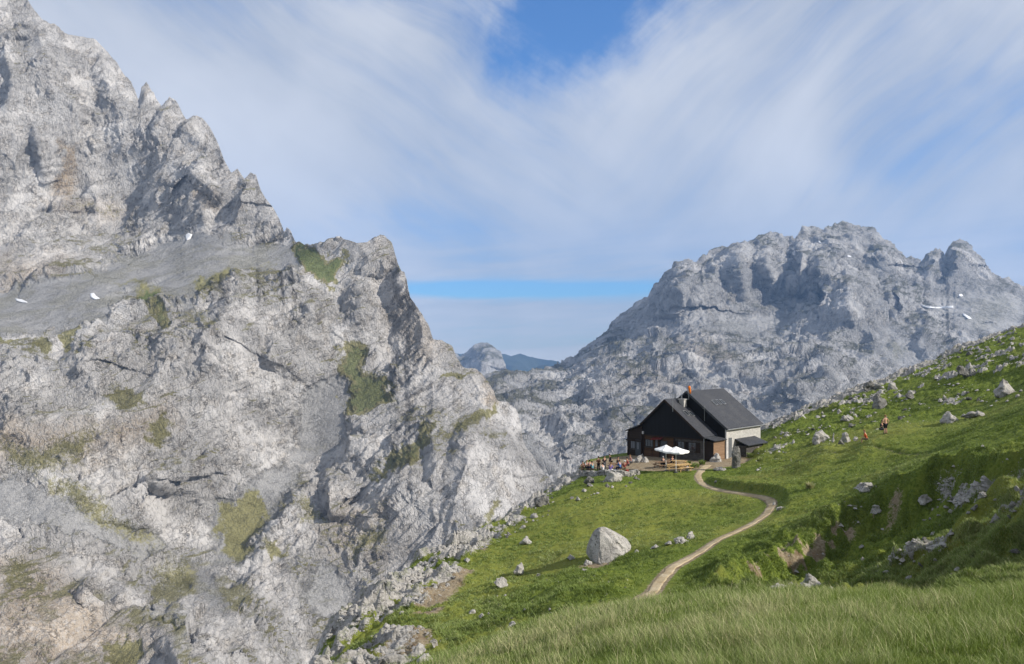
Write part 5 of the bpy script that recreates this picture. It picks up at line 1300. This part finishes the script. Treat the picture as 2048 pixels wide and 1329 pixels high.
# rear block, wider and higher
REARW = 3.2
part('roof', 'slate', lambda bm: slab(bm, ra, rr, REARW + .0, REARW + 9.3))['label'] = 'large slate slope of the rear block facing right'
part('roof', 'slate', lambda bm: slab(bm, ra, rl, REARW + .0, REARW + 9.3))
part('gable', 'black', lambda bm: outline_prism(bm, [(-10.1, -0.9), (1.0, -0.9), (1.0, inset(ra, rr, 1.0)), (ra[0], ra[1] - .25), (-10.1, inset(ra, rl, -10.1))], REARW + .22, REARW + .45))['label'] = 'dark gable rising behind the front roof'  # gable lies in shade; black boards carry that darkness as colour
part('stone_wall', 'pale', lambda bm: box(bm, 0.45, 1.06, REARW + .46, REARW + 9.0, -1.2, inset(ra, rr, 1.06) + .05))['label'] = 'sunlit pale stone side wall'
part('stone_wall', 'stone', lambda bm: box(bm, -10.1, 0.447, REARW + 8.6, REARW + 9.0, -1.2, inset(ra, rr, 1.06)))
part('corner_plaster', 'white', lambda bm: box(bm, 0.96, 1.14, REARW + .12, REARW + .62, -0.9, inset(ra, rr, 1.06) - .1))
sd = part('door', 'door', lambda bm: box(bm, 1.065, 1.10, REARW + 0.75, REARW + 1.55, 0.3, 2.75)); sd['label'] = 'grey side door'; part('handle', 'metal', lambda bm: box(bm, 1.103, 1.13, REARW + 1.4, REARW + 1.48, 1.4, 1.55), sd)
part('barge_board', 'darkmetal', lambda bm: slab(bm, (ra[0], ra[1] - .02), (rr[0], rr[1] - .02), REARW - .04, REARW - .003, 0.24))
part('gutter', 'metal', lambda bm: tube(bm, [(1.44, REARW, rr[1] - .12), (1.44, REARW + 9.3, rr[1] - .12)], 0.07, 8))
# half-sunk store on the far right
part('store_wall', 'stone', lambda bm: box(bm, 1.063, 2.5, REARW + 2.6, REARW + 7.0, -0.8, 1.72)); part('roof', 'slate', lambda bm: slab(bm, (1.0, 2.55), (2.95, 1.86), REARW + 2.3, REARW + 7.4, 0.12))['label'] = 'low dark roof of the half sunk store'
# chimneys between the two roofs
ch = part('chimney', 'pale', lambda bm: (box(bm, -5.1, -4.35, REARW - .85, REARW - .15, 6.2, 7.35), box(bm, -5.2, -4.25, REARW - .95, REARW - .05, 7.352, 7.45)), bevel=0.02)
part('chimney_pot', 'metal', lambda bm: (tube(bm, [(-4.9, REARW - .5, 7.45), (-4.9, REARW - .5, 7.95)], 0.11, 10), tube(bm, [(-4.9, REARW - .5, 7.99), (-4.9, REARW - .5, 8.05)], [0.2, 0.02], 10)), ch)
part('chimney_pipe', 'metal', lambda bm: (tube(bm, [(-5.7, 2.4, 7.3), (-5.7, 2.4, 8.1)], 0.08, 10)))
def skylight(slope, t, y, w, h, label=None):
    p, q = slope; d = Vector((q[0] - p[0], 0, q[1] - p[1])); L = d.length; d.normalize(); n = Vector((-d.z, 0, d.x)); n = n if n.z > 0 else -n
    c = Vector((p[0], 0, p[1])) + d * (t * L) + Vector((0, y, 0))
    M = Matrix(((d.x, 0, n.x, c.x), (0, 1, 0, c.y), (d.z, 0, n.z, c.z), (0, 0, 0, 1)))
    bm = bmesh.new()
    for a in ((-h / 2, h / 2, -w / 2, -w / 2 + .08), (-h / 2, h / 2, w / 2 - .08, w / 2), (-h / 2, -h / 2 + .08, -w / 2 + .08, w / 2 - .08), (h / 2 - .08, h / 2, -w / 2 + .08, w / 2 - .08)): box(bm, *a, -0.05, 0.10, M)
    f = obj('skylight', bm, MT['metal'], hut); bm = bmesh.new(); box(bm, -h / 2 + .08, h / 2 - .08, -w / 2 + .08, w / 2 - .08, -0.05, 0.05, M); obj('pane', bm, MT['glass'], f)
skylight((fa, fr), 0.40, 1.45, 0.62, 0.95); skylight((fa, fr), 0.43, 2.35, 0.62, 0.95)
for y in (3.7, 4.7, 5.7): skylight((ra, rr), 0.36, REARW + y - .4, 0.62, 0.95)
print('hut', round(time.time() - T0, 1))

# masts and windsock
def mast(px, py0, py1, Yd, label):
    o = empty('antenna_mast', ray(px, py0, Yd), label, 'antenna mast'); s = Yd / FOC; h = (py0 - py1) * s
    bm = bmesh.new(); tube(bm, [(0, 0, 0), (0, 0, h)], [0.035, 0.018], 6); obj('pole', bm, MT['metal'], o)
    bm = bmesh.new(); tube(bm, [(-.25, 0, h * .82), (.25, 0, h * .82)], 0.012, 6); tube(bm, [(-.16, 0, h * .9), (.16, 0, h * .9)], 0.012, 6); obj('aerial', bm, MT['metal'], o)
mast(1345.6, 824, 760, 99.0, 'thin pale mast standing at the front edge of the lower roof')
mast(1409, 843, 812, 99.5, 'short pale pipe mast standing beside the lower edge of the rear gable')
def windsock():
    p = HM @ on_plane(1377.5, 800, REARW - .2)
    o = empty('windsock', p, 'orange windsock hanging limp on a pole at the rear ridge', 'windsock'); s = p.y / FOC
    bm = bmesh.new(); tube(bm, [(0, 0, 0), (0, 0, 28 * s)], [0.03, 0.02], 6); obj('pole', bm, MT['metal'], o)
    bm = bmesh.new(); tube(bm, [(0.03, 0, 27 * s), (0.1, 0.03, 23 * s), (0.16, 0.0, 17 * s), (0.2, 0, 12 * s)], [0.17, 0.17, 0.14, 0.09], 10); obj('sock', bm, MT['orange'], o, True)
windsock()

# ------------------------------------------------------------------ terrace furniture
def parasol(px, py_top, Yd, w, label, rz):
    p = ray(px, py_top, Yd); g = gz(p[0], p[1]); H = p[2] - g
    o = empty('parasol', (p[0], p[1], g), label, 'parasol', 'white parasols over the terrace tables', rz)
    bm = bmesh.new(); tube(bm, [(0, 0, 0), (0, 0, H)], 0.03, 10); obj('pole', bm, MT['canvas'], o)
    bm = bmesh.new(); n = 8; rings = []
    for f, zz in ((0.02, H), (0.33, H - .20), (0.66, H - .36), (1.0, H - .50)):
        r = []
        for k in range(n * 2):
            t = math.pi * 2 * k / (n * 2); sq = 1 / max(abs(math.cos(t)), abs(math.sin(t)))
            rr_ = (w / 2) * f * (0.35 * 1.15 + 0.65 * sq); sag = -0.05 * f if k % 2 else 0
            r.append(bm.verts.new((math.cos(t) * rr_, math.sin(t) * rr_, zz + sag)))
        rings.append(r)
    low = [bm.verts.new(v.co + Vector((0, 0, -0.16))) for v in rings[-1]]; rings.append(low)
    for a, b in zip(rings, rings[1:]):
        for k in range(len(a)): bm.faces.new([a[k], b[k], b[(k + 1) % len(a)], a[(k + 1) % len(a)]])
    bm.faces.new(rings[0])
    obj('canopy', bm, MT['canvas'], o)
    bm = bmesh.new()
    for k in range(8):
        t = math.pi / 4 * k; tube(bm, [(0, 0, H - .06), (math.cos(t) * w * .5, math.sin(t) * w * .5, H - .56)], 0.012, 5)
    obj('ribs', bm, MT['metal'], o)
    bm = bmesh.new(); tube(bm, [(0, 0, 0), (0, 0, 0.08), (0, 0, 0.14)], [0.28, 0.26, 0.05], 12); obj('foot', bm, MT['darkmetal'], o)
parasol(1332, 890, 89.5, 2.0, 'left white square parasol, the higher of the two, in front of the hut', R(20)); parasol(1352, 893.5, 88.0, 2.3, 'right white square parasol, the lower of the two, in front of the hut', R(48))
def picnic(mat):
    o = empty('picnic_table', (0, 0, 0), 'x', 'picnic table', 'picnic tables on the terrace')
    bm = bmesh.new(); [box(bm, -.9, .9, y, y + .13, .71, .75) for y in (-.38, -.22, -.06, .10, .26)]; obj('tabletop', bm, MT[mat], o)
    for s in (-1, 1):
        bm = bmesh.new(); [box(bm, -.9, .9, s * .72 - .13 + d, s * .72 - .01 + d, .42, .46) for d in (0, .14)]; obj('bench', bm, MT[mat], o)
        bm = bmesh.new(); tube(bm, [(s * .65, -.62, 0), (s * .65, -.25, .705)], .045, 4); tube(bm, [(s * .65, .62, 0), (s * .65, .25, .705)], .045, 4); box(bm, s * .65 - .03, s * .65 + .03, -.85, .85, .33, .417); obj('trestle', bm, MT[mat], o)
    return o
def put_table(t, px, py, label, rz, Yoff=0):
    p = hit(px, py, 60); t.location = p; t.rotation_euler = (0, 0, rz); t['label'] = label; return p
pt = picnic('pine'); put_table(pt, 1350, 944, 'bright new pine picnic table nearest the path, under the right parasol', R(-12))
for px, py, lab, rz in ((1366, 942, 'bright pine picnic table right of the parasols, beside the plants', 0.3), (1358, 935, 'bright pine picnic table behind the two nearest ones', -.5)):
    c = copy_tree(pt); put_table(c, px, py, lab, rz)
po = picnic('oldwood'); put_table(po, 1324, 937, 'weathered brown picnic table left of the parasol poles', R(25))
for px, py, lab, rz in ((1338, 934, 'weathered picnic table under the left parasol', .9), (1232, 940, 'dark weathered picnic table by the rubble heap with seated hikers', .2), (1176, 946, 'weathered picnic table at the far left end of the terrace', -.3)):
    c = copy_tree(po); put_table(c, px, py, lab, rz)
# low parapet of stacked stones along the edge of the terrace
def parapet():
    pts = [(1160, 950), (1185, 952), (1215, 951), (1245, 952), (1275, 950)]
    P = [hit(a, b, 70) for a, b in pts]; rs = random.Random(5)
    line = catmull([(p.x, p.y) for p in P], 9); bm = bmesh.new()
    for (x, y) in line:
        g = gz(x, y)
        for lv in range(3):
            w = rs.uniform(.28, .5); h = rs.uniform(.16, .24)
            M = Matrix.Translation((x + rs.uniform(-.12, .12), y + rs.uniform(-.08, .08), g + lv * .2 - .05)) @ Matrix.Rotation(rs.uniform(0, 3), 4, 'Z')
            box(bm, -w / 2, w / 2, -w * .4, w * .4, 0, h, M)
    o = obj('parapet', bm, ROCK, bevel=0.03); tag(o, 'low dry stone parapet along the left edge of the terrace', 'low wall')
parapet()
def plant(px, py, hpx, label, seed, tint0, n=220, name='shrub'):
    p = hit(px, py, 60); s = p.y / FOC; h = hpx * s; rs = np.random.RandomState(seed)
    a = rs.uniform(0, 6.28, n); r = np.sqrt(rs.uniform(0, 1, n)) * h * .5
    base = np.stack([np.cos(a) * r, np.sin(a) * r, rs.uniform(0, h * .45, n)], 1)
    o = blades(name, base, rs.uniform(.3, .65, n) * h, np.full(n, .06), np.clip(tint0 + rs.normal(0, .15, n), 0, 1), .8, seed, 2)
    o.name = name; del o['kind']; o.location = p; tag(o, label, 'plant', 'plants along the terrace')
plant(1392, 936, 13, 'yellow green tuft of plants at the right end of the picnic tables', 31, .7); plant(1404, 930, 12, 'green leafy plant against the right corner of the hut wall', 32, .5); plant(1383, 938, 12, 'green plant between the pine tables and the path', 33, .45)
plant(1376, 930, 10, 'low plant behind the pine tables near the hut wall', 34, .3); plant(1520, 925, 12, 'bright yellow green weeds below the half sunk store', 35, .75); plant(1500, 915, 12, 'tall green weeds beside the low store roof', 36, .6)
plant(1620, 1160, 16, 'rust orange dry tuft in the shaded hollow', 37, .99)

# ------------------------------------------------------------------ people
SKIN = simple_mat('skin', (0.50, 0.29, 0.20), 0.55, 0.3, 0.1, 8)
_cm = {}
def cloth(c):
    if c not in _cm: _cm[c] = simple_mat('cloth_%d' % len(_cm), c, 0.85, 0.15, 0.25, 12)
    return _cm[c]
def skin_mesh(name, verts, edges, radii, sub=1):
    me = bpy.data.meshes.new('tmp'); me.from_pydata(verts, edges, []); me.update()
    o = bpy.data.objects.new('tmp', me); COL.objects.link(o)
    o.modifiers.new('s', 'SKIN')
    for i, r in enumerate(radii): me.skin_vertices[0].data[i].radius = (r, r) if not isinstance(r, tuple) else r
    me.skin_vertices[0].data[0].use_root = True
    m = o.modifiers.new('u', 'SUBSURF'); m.levels = sub; m.render_levels = sub
    bpy.context.view_layer.update()
    out = bpy.data.meshes.new_from_object(o.evaluated_get(bpy.context.evaluated_depsgraph_get()))
    bpy.data.objects.remove(o); bpy.data.meshes.remove(me)
    for p in out.polygons: p.use_smooth = True
    out.name = name
    return out
def person(loc, rz, pose, label, shirt, trousers, hair, hat=None, H=1.72, bare=False, group=None, lean=0.0, pack=None, arms=None):
    root = empty('person', loc, label, 'person', group, rz)
    s = H / 1.72; sit = pose == 'sit'
    hip = 0.50 if sit else 0.92
    fw = Vector((0, math.sin(lean), math.cos(lean)))          # spine direction; faces +y
    J = {}
    J['pel'] = Vector((0, 0, hip)); J['waist'] = J['pel'] + fw * .16; J['chest'] = J['pel'] + fw * .38; J['neck'] = J['pel'] + fw * .53; J['head0'] = J['pel'] + fw * .60 + Vector((0, .01, 0)); J['head1'] = J['pel'] + fw * .70 + Vector((0, .02, 0)); J['head2'] = J['pel'] + fw * .77 + Vector((0, .01, 0))
    for k, sx in (('L', -1), ('R', 1)):
        J['sh' + k] = J['chest'] + fw * .09 + Vector((sx * .17, 0, 0)); J['hp' + k] = J['pel'] + Vector((sx * .09, 0, -.04))
        if sit:
            J['kn' + k] = J['pel'] + Vector((sx * .13, .42, .0)); J['an' + k] = Vector((sx * .13, .40, .08)); J['to' + k] = J['an' + k] + Vector((0, .16, -.04))
            J['el' + k] = J['sh' + k] + Vector((sx * .06, .06, -.26)); J['wr' + k] = J['el' + k] + Vector((-sx * .06, .22, .0))
        else:
            J['kn' + k] = Vector((sx * .10, .02, .48)); J['an' + k] = Vector((sx * .11, -.03, .08)); J['to' + k] = J['an' + k] + Vector((sx * .02, .17, -.045))
            if arms == 'bent': J['el' + k] = J['sh' + k] + Vector((sx * .09, -.03, -.27)); J['wr' + k] = J['el' + k] + Vector((-sx * .10, .20, .06))
            elif arms == 'hips': J['el' + k] = J['sh' + k] + Vector((sx * .18, -.05, -.25)); J['wr' + k] = J['el' + k] + Vector((-sx * .20, .06, -.16))
            else: J['el' + k] = J['sh' + k] + Vector((sx * .07, -.02, -.28)); J['wr' + k] = J['el' + k] + Vector((sx * .01, .06, -.24))
        d = (J['wr' + k] - J['el' + k]).normalized(); J['ha' + k] = J['wr' + k] + d * .08
    rad = dict(pel=(.145, .11), waist=(.125, .095), chest=(.15, .11), neck=.055, head0=.07, head1=(.085, .10), head2=(.07, .08))
    for k in 'LR': rad.update({'sh' + k: .062, 'el' + k: .042, 'wr' + k: .027, 'ha' + k: (.038, .018), 'hp' + k: .095, 'kn' + k: .062, 'an' + k: .042, 'to' + k: .034})
    E = [('pel', 'waist'), ('waist', 'chest'), ('chest', 'neck'), ('neck', 'head0'), ('head0', 'head1'), ('head1', 'head2')]
    for k in 'LR': E += [('chest', 'sh' + k), ('sh' + k, 'el' + k), ('el' + k, 'wr' + k), ('wr' + k, 'ha' + k), ('pel', 'hp' + k), ('hp' + k, 'kn' + k), ('kn' + k, 'an' + k), ('an' + k, 'to' + k)]
    def build(name, keys, edges, grow, mat, parent, extra=None, shift={}):
        ids = {k: i for i, k in enumerate(keys)}
        rr_ = [(tuple((q + grow) * s for q in rad[k]) if isinstance(rad[k], tuple) else (rad[k] + grow) * s) for k in keys]
        me = skin_mesh(name, [tuple((J[k] + shift.get(k, Vector((0, 0, 0)))) * s) for k in keys], [(ids[a], ids[b]) for a, b in edges], rr_)
        if extra:
            bm = bmesh.new(); bm.from_mesh(me); extra(bm); bm.to_mesh(me); bm.free()
        me.materials.append(mat); o = bpy.data.objects.new(name, me); COL.objects.link(o); o.parent = parent; return o
    def fingers(bm):
        for k, sx in (('L', -1), ('R', 1)):
            d = (J['wr' + k] - J['el' + k]).normalized(); side = Vector((0, 1, 0)) if not sit else Vector((1, 0, 0)); side = (side - d * side.dot(d)).normalized(); cu = d.cross(side) * (-sx)
            for j, L in enumerate((.062, .072, .068, .052)):
                b = J['ha' + k] + side * (.028 - .019 * j)
                tube(bm, [(b) * s, (b + d * L * .5 + cu * .006) * s, (b + d * L * .92 + cu * .028) * s], [.009 * s, .008 * s, .006 * s], 5)
            b = J['wr' + k] + d * .035 + side * .03; tube(bm, [b * s, (b + side * .022 + d * .03) * s, (b + side * .026 + d * .055 + cu * .01) * s], [.011 * s, .009 * s, .007 * s], 5)
        h = J['head1']; tube(bm, [(h + Vector((0, .09, .015))) * s, (h + Vector((0, .125, -.012))) * s], [.008 * s, .015 * s], 5)     # nose
        for sx in (-1, 1): tube(bm, [(h + Vector((sx * .080, 0, .02))) * s, (h + Vector((sx * .098, -.01, .0))) * s], [.026 * s, .012 * s], 6)   # ears
    body = build('body', list(rad), E, 0, SKIN, root, fingers)
    if not bare:
        ks = ['waist', 'pel', 'chest'] + [a + k for k in 'LR' for a in ('sh', 'el')] + (['wrL', 'wrR'] if shirt[1] else [])
        ed = [('pel', 'waist'), ('waist', 'chest')] + [e for k in 'LR' for e in (('chest', 'sh' + k), ('sh' + k, 'el' + k))] + ([('elL', 'wrL'), ('elR', 'wrR')] if shirt[1] else [])
        build('jacket' if shirt[1] else 'shirt', ks, ed, .020, cloth(shirt[0]), root)
    ks = ['pel'] + [a + k for k in 'LR' for a in ('hp', 'kn')] + (['anL', 'anR'] if trousers[1] else [])
    ed = [e for k in 'LR' for e in (('pel', 'hp' + k), ('hp' + k, 'kn' + k))] + ([('knL', 'anL'), ('knR', 'anR')] if trousers[1] else [])
    build('trousers' if trousers[1] else 'shorts', ks, ed, .018, cloth(trousers[0]), root)
    ks = [a + k for k in 'LR' for a in ('an', 'to')]
    for k in 'LR': build('shoe', ['an' + k, 'to' + k], [('an' + k, 'to' + k)], .016, cloth((.05, .045, .04)), root)
    # hair or hat: a cap over the skull
    bm = bmesh.new(); bmesh.ops.create_icosphere(bm, subdivisions=3, radius=.108 * s)
    for v in bm.verts: v.co.z *= 1.12
    bmesh.ops.delete(bm, geom=[v for v in bm.verts if (v.co.z < -.02 * s and v.co.y > -.03 * s) or (v.co.z < .03 * s and v.co.y > .045 * s) or v.co.z < -.085 * s], context='VERTS')
    if hat: [bm.verts.new] and bmesh.ops.create_circle(bm, cap_ends=True, segments=16, radius=.17 * s, matrix=Matrix.Translation((0, .02 * s, .035 * s)))
    h = obj('hat' if hat else 'hair', bm, cloth(hat or hair), root, True); h.location = (J['head1'] + fw * .035 + Vector((0, -.012, 0))) * s
    if pack:
        bm = bmesh.new(); box(bm, -.15, .15, -.36, -.15, hip + .1, hip + .52); o = obj('backpack', bm, cloth(pack), root, True, .05)
    return root
BLK = (.02, .02, .025); GRY = (.10, .10, .11); NAVY = (.03, .04, .10); RED = (.26, .05, .04); WHT = (.65, .65, .66); KHA = (.22, .18, .12); BLU = (.06, .16, .42); CYN = (.12, .30, .36); BRN = (.14, .07, .04); PNK = (.34, .20, .19); HB = (.03, .02, .015); HL = (.22, .13, .06); PUR = (.22, .16, .42)
def at_px(px, py, ymin=60, dz=0.0):
    p = hit(px, py, ymin); return p + Vector((0, 0, dz))
TG = 'hikers on the terrace left of the hut'
STAND = [
    (1197, 944, 20, 'bent', 'standing hiker in a brown jacket, left of the three standing on the terrace', (BRN, True), (BLK, True), HB, None, 0, None), (1209, 943, -160, 'bent', 'standing hiker all in black beside the brown jacket, middle of the three standing', (BLK, True), (GRY, True), HB, None, 0, None),
    (1222, 938, 100, None, 'tall standing hiker in dark clothes leaning forward, right of the three standing', (BLK, True), (BLK, True), HB, None, .25, None)]
for px, py, rz, arms, lab, sh, tr, hair, hat, ln, pk in STAND:
    person(at_px(px, py), R(rz), 'stand', lab, sh, tr, hair, hat, arms=arms, lean=ln, pack=pk, group=TG)
SIT = [(1166, 945, 160, 'seated hiker in a red top at the far left end of the terrace', (RED, False), (BLK, True), HB, None), (1173, 944, 200, 'seated hiker in a white shirt second from the left end of the terrace', (WHT, False), (GRY, True), HL, None), (1180, 944, 10, 'seated hiker in a pink top at the left terrace table', (PNK, False), (NAVY, True), HB, None),
       (1185, 946, 30, 'seated hiker in a turquoise top at the left terrace table', (CYN, False), (GRY, False), HB, None), (1206, 950, 30, 'crouched seated hiker in white in front of the three standing', (WHT, False), (BLK, True), HB, None), (1221, 949, -30, 'seated hiker in a purple and white top on the parapet', (PUR, False), (WHT, False), HL, None),
       (1234, 936, 250, 'seated hiker in black leaning back beside the dark picnic table', (BLK, True), (BLK, True), HB, None), (1240, 945, 40, 'seated hiker in a blue jacket at the dark picnic table', (BLU, True), (NAVY, True), HB, None), (1249, 945, -20, 'seated hiker with a red shirt and white cap at the dark picnic table', (RED, False), (KHA, False), HL, WHT),
       (1256, 938, 80, 'seated hiker in a dark red top close to the rubble heap', ((.25, .04, .05), False), (GRY, False), HB, None), (1262, 932, 120, 'bare shouldered hiker in a pale top sitting by the annex door', (PNK, False), (GRY, False), HL, None),
       (1327, 936, 10, 'seated hiker in grey bending over the brown table by the parasols', (GRY, True), (BLK, True), (.3, .3, .3), None), (1344, 934, 190, 'seated hiker in a dark top between the two parasol poles', (NAVY, False), (BLK, True), HB, None)]
for px, py, rz, lab, sh, tr, hair, hat in SIT:
    person(at_px(px, py, 60, 0), R(rz), 'sit', lab, sh, tr, hair, hat, lean=.18, group=TG if px < 1300 else 'hikers at the parasol tables')
# loose seats: low stone blocks for those not on a bench are part of the rubble; backpacks on the terrace
def backpack(px, py, c, label):
    p = hit(px, py, 60); o = empty('backpack', p, label, 'backpack', 'backpacks left on the terrace')
    bm = bmesh.new(); box(bm, -.17, .17, -.12, .12, 0, .5); obj('bag', bm, cloth(c), o, True, .06); bm = bmesh.new(); box(bm, -.11, .11, -.19, -.123, .06, .28); obj('pocket', bm, cloth(tuple(k * .6 for k in c)), o, True, .02)
backpack(1374, 943, (.5, .48, .5), 'pale grey backpack leaning at the right end of the pine table'); backpack(1229, 950, BLU, 'blue backpack on the ground by the parapet'); backpack(1254, 949, RED, 'red backpack on the ground near the rubble heap')
# bathers and the sitter on the meadow
person(at_px(1771, 869, 60), R(15), 'stand', 'bare chested man in dark shorts standing with his back to us on the meadow', None, (BLK, False), HL, None, 1.76, True, 'people resting on the meadow', .02, None, 'hips')
person(at_px(1763, 869, 60), R(-150), 'sit', 'person in dark clothes squatting beside the bare chested man', (BLK, False), (GRY, True), HB, None, 1.7, False, 'people resting on the meadow', .1)
person(at_px(1733, 881, 60) + Vector((0, 0, -.33)), R(60), 'sit', 'seated person in a red orange top on the grass right of the humped boulder', ((.5, .10, .03), False), (KHA, False), HL, None, 1.7, False, 'people resting on the meadow', .25)
print('people', round(time.time() - T0, 1))
# ------------------------------------------------------------------ air between here and the far ranges
def build_haze():
    x0, x1, y0, y1, z0, z1 = -7500, 7500, -60, 10500, -1600, 1500
    vs = [(x, y, z) for x in (x0, x1) for y in (y0, y1) for z in (z0, z1)]
    fs = [(0, 1, 3, 2), (4, 6, 7, 5), (0, 4, 5, 1), (2, 3, 7, 6), (0, 2, 6, 4), (1, 5, 7, 3)]
    me = bpy.data.meshes.new('haze'); me.from_pydata(vs, [], fs); me.update()
    o = bpy.data.objects.new('haze', me); COL.objects.link(o)
    m = bpy.data.materials.new('haze'); m.use_nodes = True
    m.node_tree.nodes.clear(); N = NT(m.node_tree)
    out = N.new('ShaderNodeOutputMaterial'); v = N.new('ShaderNodeVolumePrincipled')
    v.inputs['Color'].default_value = (0.30, 0.54, 1.0, 1)
    v.inputs['Density'].default_value = HAZE_DENSITY
    v.inputs['Anisotropy'].default_value = 0.0
    N.l.new(v.outputs[0], out.inputs['Volume'])
    me.materials.append(m)
    o['kind'] = 'stuff'; o['label'] = 'thin blue mountain haze between the near slope and the far ranges'; o['category'] = 'haze'
HAZE_DENSITY = 7.0e-5
build_haze()
